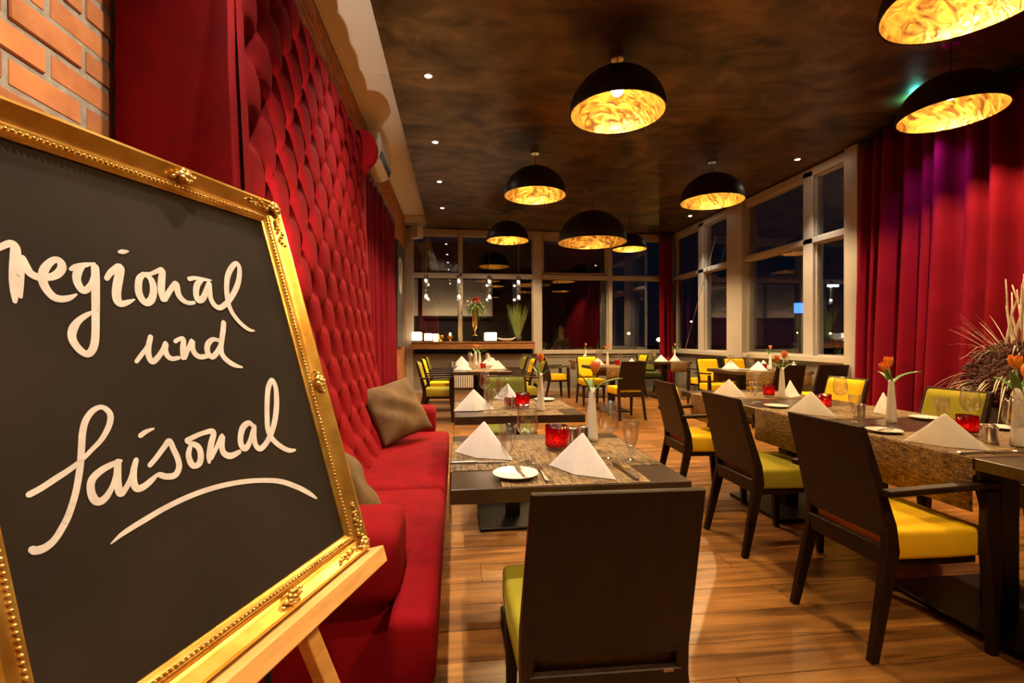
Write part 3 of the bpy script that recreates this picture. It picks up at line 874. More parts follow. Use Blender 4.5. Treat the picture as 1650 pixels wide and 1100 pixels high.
ornament(-W+oc, Hh-oc, [(1, 0), (0, -1)], .078, 3)
ornament(-W+oc, oc, [(1, 0), (0, 1)], .078, 4)
ornament(-W/2+.07, Hh-.020, [(-1, 0), (1, 0)], .016, 5)
ornament(-W/2+.07, .020, [(-1, 0), (1, 0)], .016, 6)
ornament(-.020, Hh/2-.02, [(0, 1), (0, -1)], .016, 7)
ornament(-W+.020, Hh/2-.02, [(0, 1), (0, -1)], .016, 8)
# handwriting (tenths of a millimetre: distance from the right edge, height, brush width)
LETTERS={
 'regional':[[(5083,5701,68),(5032,5738,69),(4954,5795,78),(4905,5810,86),(4889,5754,101),(4908,5642,107),(4933,5515,113),(4962,5358,114),(4991,5203,85),(5010,5081,46)],
[(4946,5139,36),(4926,5286,70),(4898,5443,82),(4878,5570,79),(4848,5645,43)],
[(4841,5646,72),(4826,5547,90),(4804,5464,96),(4744,5421,97),(4669,5420,90),(4573,5444,92),(4496,5501,97),(4443,5583,99),(4445,5658,96),(4488,5684,79),(4565,5630,85),(4642,5528,98),(4683,5410,101),(4682,5314,101),(4648,5222,101),(4600,5166,102),(4522,5153,92),(4435,5180,71),(4346,5235,22)],
[(4347,5572,49),(4277,5617,75),(4165,5661,68),(4030,5709,21)],
[(4201,5629,61),(4269,5550,99),(4305,5443,101),(4294,5350,101),(4262,5294,98),(4206,5318,83),(4133,5412,68),(4079,5525,69)],
[(4040,5654,102),(4072,5473,107),(4128,5204,105),(4183,4941,99),(4240,4685,97),(4283,4550,95),(4339,4460,91),(4395,4432,89),(4462,4488,94),(4509,4593,96),(4512,4682,97),(4472,4780,98),(4398,4873,78),(4279,4962,61),(4118,5040,24)],
[(3927,5500,68),(3858,5591,82),(3766,5669,97),(3700,5698,114),(3750,5551,123),(3809,5397,124),(3847,5265,123),(3844,5166,119),(3789,5148,95),(3695,5183,65),(3606,5226,23)],
[(3659,5936,50),(3599,5955,70),(3527,5975,28)],
[(3370,5645,73),(3461,5551,99),(3514,5373,109),(3501,5250,113),(3442,5188,108),(3352,5243,110),(3285,5377,110),(3266,5517,107),(3294,5603,90),(3361,5643,61),(3249,5668,58),(3136,5725,73),(3050,5748,96),(3106,5577,117),(3154,5410,116),(3164,5265,92)],
[(3135,5268,92),(3023,5404,86),(2906,5530,89),(2864,5541,103),(2875,5398,107),(2837,5297,103),(2740,5242,77),(2622,5256,60)],
[(2603,5666,80),(2477,5700,68),(2308,5696,65),(2160,5701,26)],
[(2364,5671,69),(2474,5580,111),(2539,5431,109),(2536,5312,114),(2432,5343,111),(2334,5474,99),(2235,5619,96)],
[(2221,5632,96),(2257,5482,105),(2270,5346,100),(2226,5237,105),(2134,5199,97),(2010,5258,99),(1849,5382,102),(1635,5618,113),(1504,5828,110),(1430,6037,101),(1462,6126,89),(1588,6049,104),(1743,5869,112),(1841,5666,109),(1898,5448,107),(1914,5260,101),(1860,5077,96),(1739,4917,92),(1596,4813,78),(1467,4792,28)],
],
 'und':[[(3789,4306,57),(3692,4405,62),(3585,4513,63),(3524,4615,68),(3498,4668,72),(3514,4634,76),(3565,4522,82),(3596,4393,89),(3570,4295,85),(3478,4342,80),(3362,4461,78),(3287,4566,79),(3323,4460,90),(3308,4364,90),(3239,4322,76),(3132,4337,57)],
[(3127,4594,66),(3055,4630,63),(2981,4630,81),(3027,4473,100),(3067,4331,79)],
[(3038,4333,79),(2937,4471,72),(2830,4603,83),(2859,4490,95),(2838,4387,95),(2751,4332,88),(2618,4348,77)],
[(2333,4612,67),(2442,4623,80),(2559,4538,101),(2600,4411,105),(2540,4324,92),(2421,4395,94),(2322,4502,87)],
[(2122,4927,101),(2176,4791,105),(2249,4634,103),(2313,4480,101),(2321,4349,101),(2249,4247,102),(2128,4163,89),(1971,4113,36)],
],
 'saisonal':[[(5264,2901,68),(5155,2934,67),(5006,2997,69),(4848,3063,63),(4710,3141,52),(4579,3235,54),(4449,3336,63),(4338,3475,72),(4287,3601,77),(4312,3692,73),(4381,3736,61),(4482,3698,70),(4578,3593,75),(4638,3458,77),(4680,3304,76),(4724,3135,75),(4781,2957,74),(4854,2771,72),(4960,2569,73),(5057,2440,74),(5143,2353,75),(5231,2311,85),(5309,2313,88),(5340,2338,79)],
[(4290,3019,43),(4391,3003,71),(4538,2960,82),(4652,2884,86),(4691,2771,88),(4682,2662,95),(4637,2607,92),(4549,2635,81),(4447,2749,62),(4356,2909,71)],
[(4327,3015,82),(4364,2874,92),(4390,2732,95),(4383,2627,91),(4316,2662,72),(4230,2759,66),(4153,2892,67),(4102,2986,64),(4166,2857,85),(4200,2712,96),(4177,2624,92),(4092,2620,87),(3982,2666,77),(3887,2718,51)],
[(3978,3283,66),(3894,3321,60),(3780,3342,29)],
[(3947,2870,68),(3832,2952,70),(3694,3063,77),(3601,3128,83),(3570,2998,89),(3542,2855,89),(3554,2735,89),(3635,2648,87),(3758,2659,85),(3844,2708,78),(3885,2717,50)],
[(3311,2976,73),(3369,2862,92),(3357,2733,98),(3300,2687,83),(3218,2722,101),(3171,2840,102),(3195,2962,96),(3349,3074,57),(3243,3102,74),(3060,3131,72),(2863,3119,92),(2953,2948,107),(3038,2781,99),(3065,2687,60)],
[(3015,2735,72),(2871,2875,74),(2722,3021,88),(2781,2855,104),(2766,2742,105),(2652,2680,101),(2472,2704,74)],
[(2057,3051,80),(2134,3131,93),(2281,3078,116),(2380,2937,113),(2406,2798,112),(2338,2731,107),(2218,2815,97),(2083,2995,93)],
[(2035,3047,87),(2102,2879,106),(2112,2732,106),(2040,2656,100),(1882,2711,103),(1676,2885,115),(1510,3110,126),(1378,3382,130),(1299,3670,117),(1342,3814,108),(1482,3689,120),(1611,3414,117),(1704,3143,115),(1752,2932,120),(1702,2749,114),(1564,2593,102),(1383,2471,90),(1218,2439,46)],
],
 'underline':[[(4612,2090,15),(4550,2117,35),(4441,2156,60),(4219,2204,72),(3858,2268,73),(3461,2301,75),(3027,2290,77),(2553,2226,78),(2106,2116,79),(1741,1983,91),(1373,1760,97),(1113,1554,86),(983,1432,40)],
],
}

def catmull(P, n=6):
    out = []
    for i in range(len(P)-1):
        a, b, c, d = P[max(i-1, 0)], P[i], P[i+1], P[min(i+2, len(P)-1)]
        for k in range(n):
            t = k/n
            out.append(tuple(.5*((2*b[j])+(c[j]-a[j])*t+(2*a[j]-5*b[j]+4*c[j]-d[j])*t*t+(3*b[j]-a[j]-3*c[j]+d[j])*t**3) for j in range(3)))
    out.append(P[-1])
    return out
for word, strokes in LETTERS.items():
    m = MB(); zz = .0004
    for st in strokes:
        P = catmull([(-s*1e-4, t*1e-4, w*1e-4) for s, t, w in st])
        zz += .00006
        v = []; f = []
        for i, (x, y, w) in enumerate(P):
            x0, y0, _ = P[max(i-1, 0)]; x1, y1, _ = P[min(i+1, len(P)-1)]
            l = math.hypot(x1-x0, y1-y0) or 1e-6
            nx, ny = -(y1-y0)/l, (x1-x0)/l
            w = max(w, .0012)/2
            v += [(x+nx*w, y+ny*w, zz), (x-nx*w, y-ny*w, zz)]
            if i: f.append((2*i-2, 2*i-1, 2*i+1, 2*i))
        m.add(v, f)
        for c in (P[0], P[-1]):      # rounded stroke ends
            k = 10; r = max(c[2], .0012)/2*.97
            m.add([(c[0]+r*math.cos(2*PI*q/k), c[1]+r*math.sin(2*PI*q/k), zz+.00002) for q in range(k)], [tuple(range(k))])
        for i in range(2, len(P)-2, 3):   # fill at tight turns
            c = P[i]; k = 10; r = c[2]/2*.98; zz2 = zz+.000002*i
            m.add([(c[0]+r*math.cos(2*PI*q/k), c[1]+r*math.sin(2*PI*q/k), zz2) for q in range(k)], [tuple(range(k))])
    o = ob('lettering', m.me('lettering', M['chalk']), board)
    o['label'] = 'white chalk underline stroke' if word == 'underline' else 'white handwritten word "%s"' % word

# easel: legs lie in a plane just behind the board
easel = thing('easel', 'light beech easel carrying the gold-framed blackboard', 'easel', BP + Bd*(-.3) - Bu*.79)
easel.location.z = 0
EI = Matrix.Translation(easel.location).inverted()
def ebar(name, a, b, hw, hn, mat=M['beech']):
    """bar between two points in board coordinates, hw half width in the board plane, hn half thickness"""
    a, b = Vector(a), Vector(b)
    t = (b-a).normalized(); nn = Vector((0, 0, 1)); nn = (nn-t*nn.dot(t)).normalized(); s = t.cross(nn)
    v = []
    for p in (a, b):
        for i, j in ((-1, -1), (1, -1), (1, 1), (-1, 1)):
            v.append(EI @ (BM @ (p+s*hw*i+nn*hn*j)))
    mm = MB().add(v, [(0, 3, 2, 1), (4, 5, 6, 7), (0, 1, 5, 4), (1, 2, 6, 5), (2, 3, 7, 6), (3, 0, 4, 7)])
    return ob(name, mm.me(name, mat, bevel=.0025, bseg=2), easel)
def onfloor(x, z, dx):    # foot at floor height below board-plane point
    return None
tf = -(BP.z)/Bu.z
ebar('ledge', (.012, -.020, .012), (-.62, -.020, .012), .017, .030)
ebar('leg', (-.30, .70, -.034), (-.045, tf+.012, -.034), .0165, .012)
ebar('leg', (-.34, .70, -.034), (-.655, tf+.012, -.034), .0165, .012)
ebar('crossbar', (-.14, -.02, -.034), (-.56, -.02, -.034), .018, .010)
top = BM @ Vector((-.32, .68, -.05))
rear = Vector((-.98, .98, .012))
m = MB(); d = rear-top; d.normalize(); s = d.cross(Vector((0, 1, 0))).normalized(); q = d.cross(s)
v = []
for p in (top, rear):
    for i, j in ((-1, -1), (1, -1), (1, 1), (-1, 1)): v.append(EI @ (p+s*.012*i+q*.016*j))
ob('rear_leg', MB().add(v, [(0, 3, 2, 1), (4, 5, 6, 7), (0, 1, 5, 4), (1, 2, 6, 5), (2, 3, 7, 6), (3, 0, 4, 7)]).me('rear_leg', M['beech'], bevel=.002), easel)
ob('hinge_block', MB().add([EI @ (BM @ Vector(p)) for p in [(-.40, .62, -.05), (-.30, .62, -.05), (-.30, .70, -.05), (-.40, .70, -.05), (-.40, .62, -.02), (-.30, .62, -.02), (-.30, .70, -.02), (-.40, .70, -.02)]],
   [(0,3,2,1),(4,5,6,7),(0,1,5,4),(1,2,6,5),(2,3,7,6),(3,0,4,7)]).me('hinge_block', M['beech'], bevel=.003), easel)
# ------------------------------------------------------------------ window ledge on the far wall with its decoration
ZL = 1.145
t = thing('window_ledge', 'brown wooden ledge shelf along the far left window', 'shelf', (.39, 10.5, .98))
ob('shelf_board', MB().box(-1.335, 1.34, -.16, .13, ZL-.98-.03, ZL-.98).me('shelf_board', M['ledgewood'], bevel=.004), t)
ob('front_board', MB().box(-1.335, 1.34, -.14, -.11, 0, ZL-.98-.03).me('front_board', M['ledgewood'], bevel=.003), t)
ob('bracket', MB().box(-1.2, -1.16, -.11, .12, 0.02, ZL-.98-.03).me('bracket', M['blackmetal']), t)
ob('bracket', MB().box(1.1, 1.14, -.11, .12, 0.02, ZL-.98-.03).me('bracket', M['blackmetal']), t)
def lantern(x, w, h, label):
    t = thing('cube_lantern', label, 'lantern', (x, 10.46, ZL), 0, 'glowing lanterns on the window ledge')
    ob('glowing_shade', MB().box(-w/2, w/2, -w/2+.01, w/2-.01, .02, h).me('glowing_shade', M['lantern'], bevel=.008), t)
    ob('base', MB().box(-w/2-.004, w/2+.004, -w/2, w/2, 0, .02).me('base', M['chairwood'], bevel=.003), t)
lantern(-.85, .18, .205, 'largest glowing white lantern at the left end of the ledge')
lantern(-.60, .16, .175, 'second glowing white lantern from the left on the ledge')
lantern(.76, .24, .20, 'wide glowing white lantern right of the golden flower vase')
for x, h, lab in ((-.44, .17, 'small amber glowing tealight glass beside the second lantern'),):
    t = thing('tealight_glass', lab, 'candle holder', (x, 10.46, ZL))
    ob('glass', MB().lathe([(.05, 0), (.055, h), (.05, h), (.046, .01)], 16).me('glass', emat('amber_glow', (1, .55, .2), 2.2), smooth=True), t)
def gold_holder(x, label, flame):
    t = thing('gold_candle_holder', label, 'candle holder', (x, 10.44, ZL), 0, 'gold candle holders on the ledge')
    ob('stem', MB().lathe([(.045, 0), (.045, .008), (.016, .02), (.014, .045), (.04, .06), (.058, .10), (.05, .14), (.045, .14), (.05, .10), (.03, .065), (.0, .06)], 18).me('stem', M['goldglass'], smooth=True), t)
    ob('candle', MB().lathe([(.03, .075), (.03, .125)], 14).me('candle', M['wax']), t)
    if flame: ob('flame', MB().ball((0, 0, .16), .014, 8, 6, (1, 1, 1.9)).me('flame', M['flame'], smooth=True), t)
gold_holder(-.33, 'gold candle holder left of the other gold holder on the ledge', False)
gold_holder(-.13, 'gold candle holder with lit flame beside the tall golden vase', True)
# gold trumpet vase with flowers
t = thing('flower_vase', 'tall gold trumpet vase with a cascading red and white flower arrangement', 'flower vase', (.41, 10.45, ZL))
ob('plinth', MB().box(-.065, .065, -.065, .065, 0, .12).me('plinth', M['blackmetal'], bevel=.004), t)
ob('vase', MB().lathe([(.05, .12), (.05, .14), (.02, .17), (.022, .22), (.012, .25), (.03, .28), (.055, .34), (.06, .55), (.068, .72), (.075, .78), (.07, .78), (.06, .70)], 20).me('vase', M['goldglass'], smooth=True), t)
rf = random.Random(11); g = MB(); wf = MB(); rd = MB()
def leafblade(m, p, dirv, L, w, droop):
    p = Vector(p); d = Vector(dirv).normalized(); s = d.cross(Vector((0, 0, 1)));
    if s.length < .1: s = Vector((1, 0, 0))
    s.normalize(); v = []; n = 5
    for i in range(n+1):
        q = i/n; c = p+d*L*q+Vector((0, 0, -droop*q*q)); ww = w*math.sin(PI*min(.97, q*.9+.08))
        v += [c-s*ww, c+s*ww]
    m.add(v, [(2*i, 2*i+1, 2*i+3, 2*i+2) for i in range(n)])
for k in range(110):
    a = rf.uniform(0, 2*PI); e = rf.uniform(-.1, .9)
    leafblade(g, (0, 0, .80), (math.cos(a), math.sin(a)*.7, e), rf.uniform(.15, .30), .014, rf.uniform(.05, .40))
for k in range(60):
    a = rf.uniform(0, 2*PI); r = rf.uniform(.08, .24)
    wf.ball((r*math.cos(a), r*.7*math.sin(a), .93-r*1.1*rf.uniform(.2, 1.2)), rf.uniform(.010, .024), 6, 4)
for k in range(9):
    a = rf.uniform(0, 2*PI); r = rf.uniform(.0, .11)
    for q in range(5):
        b = 2*PI*q/5+a
        leafblade(rd, (r*math.cos(a), -abs(r*math.sin(a))-.03, .90+.03*k/9), (math.cos(b), -.5, math.sin(b)), .07, .016, .01)
tag(ob('foliage', g.me('foliage', M['leaf'], smooth=True, solid=.0008), t), kind='stuff')
tag(ob('white_blossom', wf.me('white_blossom', M['whiteflower'], smooth=True), t), kind='stuff')
tag(ob('red_blossom', rd.me('red_blossom', M['redflower'], smooth=True, solid=.001), t), kind='stuff')
# boat-shaped bowl
def boat(s, tt):
    x = (s-.5)*2; a = PI*tt
    w = .075*(1-x*x)**.6+.001
    return (x*.21, w*math.cos(a), .075+.055*abs(x)**3*(1 if x > 0 else .4)-(.06*(1-abs(x)**2.5))*math.sin(a))
tag(ob('boat_bowl', MB().grid(boat, 20, 10).me('boat_bowl', M['white_china'], smooth=True, solid=.004), None, (1.12, 10.42, ZL-.012)), 'shallow boat-shaped bowl on the ledge beside the wide lantern', 'bowl')
# grass in a pot
t = thing('potted_grass', 'tall green ornamental grass in a pot at the right end of the ledge', 'potted plant', (1.36, 10.47, ZL))
ob('pot', MB().lathe([(.07, 0), (.09, .12), (.085, .12), (.07, .10)], 18).me('pot', M['pot'], smooth=True), t)
g = MB()
for k in range(150):
    a = rf.uniform(0, 2*PI); L = rf.uniform(.45, .85)
    leafblade(g, (.05*math.cos(a), .05*math.sin(a), .10), (math.cos(a)*.28, math.sin(a)*.22, 1), L, .007, rf.uniform(0, .15))
tag(ob('blades', g.me('blades', M['grass'], solid=.0006), t), kind='stuff')
# crystal tube pendants in front of the ledge window
for i, (x, lab) in enumerate(((-.64, 'leftmost of four glowing crystal tube pendants over the ledge'), (.06, 'second from the left of four glowing crystal tube pendants'), (.72, 'third from the left of four glowing crystal tube pendants'), (1.36, 'rightmost of four glowing crystal tube pendants over the ledge'))):
    t = thing('crystal_pendant', lab, 'pendant lamp', (x, 10.32, 2.05), 0, 'crystal tube pendants over the ledge')
    ob('glass_tube', MB().lathe_open([(.055, 0), (.055, .46)], 18).lathe_open([(.048, 0), (.048, .46)], 18).me('glass_tube', M['glass'], smooth=True), t)
    c = MB()
    for k in range(5): c.ball((.012*math.cos(k*2.3), .012*math.sin(k*2.3), .05+.09*k), .03, 8, 5, (1, 1, 1.2))
    ob('crystal', c.me('crystal', thin_glass('crystal%d' % i, (1, .97, .9), .35, .95)), t)
    ob('upper_light', MB().ball((0, 0, .40), .026, 10, 6).me('upper_light', M['crystal_light'], smooth=True), t)
    ob('lower_light', MB().ball((0, 0, .07), .028, 10, 6).me('lower_light', M['crystal_light'], smooth=True), t)
    ob('cap', MB().lathe([(.057, .46), (.057, .50), (.02, .53)], 16).me('cap', M['chrome'], smooth=True, angle=.6), t)
    ob('cable', MB().tube([(0, 0, .52), (0, 0, ZC-2.05-.02)], .003, 6).me('cable', M['steel']), t)
    ob('canopy', MB().lathe([(.045, ZC-2.05-.03), (.045, ZC-2.05-.001)], 16).me('canopy', M['chrome']), t)
# radiator below the ledge
t = thing('radiator', 'white ribbed radiator under the far left window', 'radiator', (.22, 10.60, .12))
for k in range(12): ob('rib', rbox('rib', M['radiator'], -.30+.05*k-.018, -.30+.05*k+.018, -.04, .03, 0, .55, .006), t)
ob('grille', rbox('grille', M['radiator'], -.33, .28, -.045, .035, .55, .57, .003), t)
ob('bracket', rbox('bracket', M['radiator'], -.33, .28, .03, .095, .25, .30, .003), t)

# ------------------------------------------------------------------ tall floor arrangement by the curtain
t = thing('planter_arrangement', 'tall planter with dark heather, bleached twigs and dry grass by the curtain', 'potted plant', (4.12, 3.02, 0))
ob('planter', MB().lathe([(.17, 0), (.24, .70), (.225, .70), (.21, .62), (0, .62)], 24).me('planter', M['pot'], smooth=True, angle=.6), t)
rf = random.Random(21); h = MB(); g = MB(); g2 = MB()
for k in range(1500):
    a = rf.uniform(0, 2*PI); b = rf.uniform(-.5, 1.5); R = rf.uniform(.24, .34)
    h.ball((R*math.cos(a)*math.cos(b), R*math.sin(a)*math.cos(b), .87+R*.95*math.sin(b)), rf.uniform(.008, .018), 5, 3)
h.ball((0, 0, .86), .26, 16, 10)
tag(ob('heather', h.me('heather', M['dark_leaf']), t), kind='stuff')
for k in range(16):
    a = rf.uniform(0, 2*PI); r = rf.uniform(.02, .10); H = rf.uniform(.45, .80)
    p = [(r*math.cos(a), r*math.sin(a), .95)]
    for q in range(1, 7):
        l = p[-1]; p.append((l[0]+rf.uniform(-.025, .025), l[1]+rf.uniform(-.025, .025), .95+H*q/6))
    ob('twig', MB().tube(p, [.013*(1-.7*q/6) for q in range(7)], 6).me('twig', M['twig'], smooth=True), t)
for k in range(120):
    a = rf.uniform(0, 2*PI)
    leafblade(g, (.05*math.cos(a), .05*math.sin(a), 1.0), (math.cos(a)*.5, math.sin(a)*.5, rf.uniform(.4, 1.2)), rf.uniform(.3, .6), .004, rf.uniform(.05, .5))
tag(ob('dry_grass', g.me('dry_grass', M['twig'], solid=.0006), t), kind='stuff')
for k in range(140):
    a = rf.uniform(0, 2*PI); r = .28
    leafblade(g2, (r*math.cos(a), r*math.sin(a), rf.uniform(.72, .95)), (math.cos(a)*.5, math.sin(a)*.5, rf.uniform(-.3, .5)), rf.uniform(.15, .32), .004, rf.uniform(.1, .32))
tag(ob('hanging_grass', g2.me('hanging_grass', M['twig'], solid=.0006), t), kind='stuff')
# ------------------------------------------------------------------ chairs
CM = {}
def G(key, fn):
    if key not in CM: CM[key] = fn()
    return CM[key]
def chair(x, y, rz, fab, arms, label, group='dark wooden dining chairs with velour seats'):
    """local frame: the sitter looks along +y"""
    t = thing('dining_chair', label, 'chair', (x, y, 0), rz, group)
    wood = M['chairwood']; fm = M[fab]
    def back():
        m = MB()
        def sec(z, y, w): return [(-w/2, y-.009, z), (w/2, y-.009, z), (w/2, y+.009, z), (-w/2, y+.009, z)]
        v = sec(.45, -.196, .408)+sec(.62, -.236, .402)+sec(.873, -.302, .386)
        f = [(0, 3, 2, 1), (8, 9, 10, 11)]
        for i in (0, 4):
            for k in range(4): f.append((i+k, i+(k+1) % 4, i+4+(k+1) % 4, i+4+k))
        return m.add(v, f).me('back_panel', wood, bevel=.003)
    ob('back_panel', G('back', back), t)
    def pad():
        def fn(s, q):
            z = .495+(.862-.495)*q; y0 = -.196-(z-.45)*.2505+.010
            w = (.385-.03*q)*.5
            xx = (s-.5)*2
            e = min(1, (1-abs(xx))/.12, q/.08, (1-q)/.08)
            return (xx*w, y0+.034*max(0, e)**.5, z)
        return MB().grid(fn, 24, 20).me('back_pad', fm, smooth=True)
    ob('back_pad', G('pad'+fab, pad), t)
    ob('seat', G('seat'+fab, lambda: MB().prism([(-.20, -.175), (.20, -.175), (.212, .05), (.212, .225), (-.212, .225), (-.212, .05)], 'z', .368, .478).me('seat', fm, bevel=.018, bseg=3, smooth=True, angle=1.0)), t)
    ob('seat_frame', G('sf', lambda: MB().box(-.185, .185, -.17, .20, .335, .37).me('seat_frame', wood, bevel=.003)), t)
    ob('back_rail', G('rail', lambda: MB().box(-.185, .185, -.212, -.190, .345, .418).me('back_rail', wood, bevel=.003)), t)
    for s in (-1, 1):
        ob('leg', G('rl%d' % s, lambda: MB().loft([(s*.200, -.268, 0, .015, .016), (s*.187, -.180, .40, .015, .030), (s*.188, -.188, .50, .015, .024), (s*.180, -.293, .868, .012, .010)]).me('leg', wood, bevel=.003)), t)
        if arms:
            ob('leg', G('fa%d' % s, lambda: MB().loft([(s*.222, .222, 0, .014, .016), (s*.230, .205, .40, .017, .034), (s*.230, .198, .628, .016, .026)]).me('leg', wood, bevel=.003)), t)
            ob('armrest', G('ar%d' % s, lambda: MB().add([(s*.230+dx, yy, zz+dz) for yy, zz in ((-.245, .622), (.10, .634), (.228, .640)) for dx, dz in ((-.021, 0), (.021, 0), (.021, .024), (-.021, .024))],
                [(0, 3, 2, 1), (8, 9, 10, 11)]+[(i+k, i+(k+1) % 4, i+4+(k+1) % 4, i+4+k) for i in (0, 4) for k in range(4)]).me('armrest', wood, bevel=.004)), t)
        else:
            ob('leg', G('fl%d' % s, lambda: MB().loft([(s*.185, .195, 0, .014, .014), (s*.185, .188, .37, .021, .024)]).me('leg', wood, bevel=.003)), t)
    return t
E_, W_, N_, S_ = -PI/2, PI/2, 0.0, PI
R = math.radians
c1 = chair(.355, 1.292, R(-1), 'green', False, 'foreground chair with dark wooden back turned to the camera, olive seat')
ob('maker_tag', MB().box(-.0115, .0115, -.0008, 0, -.0035, .0035).me('maker_tag', pmat('tag_tan', (.42,.24,.12), .5)), c1, (.150, -.2125, .4135))
def text_mesh(txt, size, mat):
    cu = bpy.data.curves.new('lettering', 'FONT'); cu.body = txt; cu.size = size; cu.align_x = 'CENTER'; cu.align_y = 'CENTER'
    o = bpy.data.objects.new('lettering_source', cu); col.objects.link(o)
    bpy.context.view_layer.update()
    me = bpy.data.meshes.new_from_object(o.evaluated_get(bpy.context.evaluated_depsgraph_get()))
    bpy.data.objects.remove(o); me.name = 'lettering'; me.materials.clear(); me.materials.append(mat)
    return me
ob('lettering', text_mesh('Montbel', .0058, pmat('tag_ink', (.05,.02,.01), .6)), [c for c in c1.children if c.name.startswith('maker_tag')][0], (0, -.0010, 0), (PI/2, 0, 0))
chair(1.80, 1.80, E_+R(1), 'yellow', True, 'large yellow-seated armchair at the near left of the long table')
chair(1.842, 2.64, E_, 'green', False, 'armless chair with lime seat between two yellow armchairs')
chair(1.89, 3.50, E_+R(-3), 'yellow', True, 'yellow-seated armchair at the far left end of the long table')
chair(2.96, 2.72, W_+R(4), 'green', False, 'chair with olive padded back before the red curtain')
chair(3.02, 3.66, W_+R(4), 'yellow', False, 'yellow-backed chair across the long table beside the window post')
chair(2.98, 1.85, W_, 'green', True, 'olive armchair across the long table, mostly beyond the right picture edge')
chair(.43, 3.93, S_, 'darkgreen', False, 'moss green chair behind the second table by the bench')
# far left long table
for y, fab, lab in ((7.12, 'green', 'olive armchair nearest on the wall side of the far left table'), (8.10, 'yellow', 'yellow armchair second on the wall side of the far left table'), (9.0, 'darkgreen', 'moss armchair farthest on the wall side of the far left table')):
    chair(-.27, y, E_, fab, True, lab)
for y, fab, lab in ((7.10, 'green', 'olive chair nearest on the window side of the far left table'), (8.0, 'yellow', 'yellow chair second on the window side of the far left table'), (8.95, 'green', 'olive chair farthest on the window side of the far left table')):
    chair(1.03, y, W_, fab, True, lab)
# middle tables
chair(2.56, 6.98, N_+R(4), 'yellow', False, 'dark-backed yellow chair standing alone at the middle table')
chair(2.45, 8.47, S_, 'yellow', False, 'yellow padded chair behind the middle table facing the camera')
chair(2.02, 9.60, E_+R(8), 'yellow', True, 'yellow armchair by the far window parapet')
chair(3.62, 9.55, W_, 'yellow', False, 'yellow chair right of the small far table, mostly hidden')
# corner table
chair(4.22, 9.98, S_, 'darkgreen', True, 'moss green armchair in the far right corner')
chair(4.60, 8.32, N_+R(22), 'yellow', True, 'dark-backed yellow armchair by the far right table')
# right middle table
chair(4.20, 7.28, S_, 'yellow', True, 'yellow armchair, left of two behind the side-window table')
chair(4.74, 7.40, S_+R(-3), 'yellow', True, 'yellow armchair, right of two behind the side-window table')
chair(4.16, 5.78, N_, 'yellow', False, 'dark chair back, left of two before the side-window table')
chair(4.78, 5.80, N_+R(-4), 'yellow', False, 'dark chair back nearer the curtain before the side-window table')

# ------------------------------------------------------------------ tables
ZT = .75
def table(x0, x1, y0, y1, peds, label, along='y', base=.23):
    cx, cy = (x0+x1)/2, (y0+y1)/2
    t = thing('dining_table', label, 'table', (cx, cy, 0))
    ob('tabletop', MB().box(x0-cx, x1-cx, y0-cy, y1-cy, ZT-.046, ZT).me('tabletop', M['tablewood'], bevel=.002), t)
    for p in peds:
        px, py = (0, p-cy) if along == 'y' else (p-cx, 0)
        ob('base_plate', MB().box(px-base, px+base, py-base, py+base, 0, .022).me('base_plate', M['blackmetal'], bevel=.004), t)
        ob('pedestal', MB().box(px-.045, px+.045, py-.045, py+.045, .022, ZT-.066).me('pedestal', M['blackmetal'], bevel=.004), t)
        ob('mounting_plate', MB().box(px-.20, px+.20, py-.20, py+.20, ZT-.066, ZT-.046).me('mounting_plate', M['blackmetal']), t)
    return t
T1 = (-.016, .742, 1.428, 2.215); T2 = (-.008, .765, 2.76, 3.54); TL = (1.945, 2.79, .55, 3.93)
T3 = (-.04, .77, 6.52, 9.35); T4 = (2.18, 3.02, 7.35, 8.12); T4b = (2.42, 3.22, 9.28, 10.05); T5 = (3.82, 4.62, 8.88, 9.66); T6 = (3.84, 4.97, 6.10, 6.92)
table(*T1, [1.92], 'near dark square table beside the red bench, set for dinner', base=.17)
table(*T2, [3.18], 'second dark square table beside the red bench')
table(*TL, [1.05, 1.82, 3.15], 'long dark table with woven runners on the right', base=.28)
table(*T3, [7.0, 8.9], 'long dark table under the far left window')
table(*T4, [7.73], 'middle dark table with a hanging woven runner')
table(*T4b, [9.66], 'small far table by the middle windows')
table(*T5, [9.27], 'dark table in the far right corner')
table(*T6, [4.15, 4.68], 'dark table beside the side windows', along='x')

# ------------------------------------------------------------------ runners and place mats
def runner(label, axis, c, w, tb, hang0=.19, hang1=.19, z=ZT, over=True):
    """strip across a table; axis = direction it runs"""
    x0, x1, y0, y1 = tb
    a0, a1 = (x0, x1) if axis == 'x' else (y0, y1)
    p = []
    r = .006
    if hang0: p += [(a0-r, z-hang0), (a0-r-.001, z-hang0*.5), (a0-r, z-.008), (a0-.004, z-.001)]
    n = 8
    p += [(a0+.004+(a1-a0-.008)*i/n, z+.0022) for i in range(n+1)] if hang0 and hang1 else [(a0+(.004 if hang0 else .01)+((a1-(.004 if hang1 else .01))-(a0+(.004 if hang0 else .01)))*i/n, z+.0022) for i in range(n+1)]
    if hang1: p += [(a1+.004, z-.001), (a1+r, z-.008), (a1+r+.001, z-hang1*.5), (a1+r, z-hang1)]
    m = MB(); v = []
    for a, zz in p:
        for k in range(5):
            b = c-w/2+w*k/4
            v.append((a, b, zz) if axis == 'x' else (b, a, zz))
    mx, my = (x0+x1)/2, (y0+y1)/2
    v = [(q[0]-mx, q[1]-my, q[2]-z) for q in v]
    m.add(v, [(i*5+k, i*5+k+1, i*5+k+6, i*5+k+5) for i in range(len(p)-1) for k in range(4)])
    o = ob('table_runner', m.me('table_runner', M['weave'], smooth=True, solid=.0018), None, (mx, my, z))
    return tag(o, label, 'table runner', 'woven brown table runners')
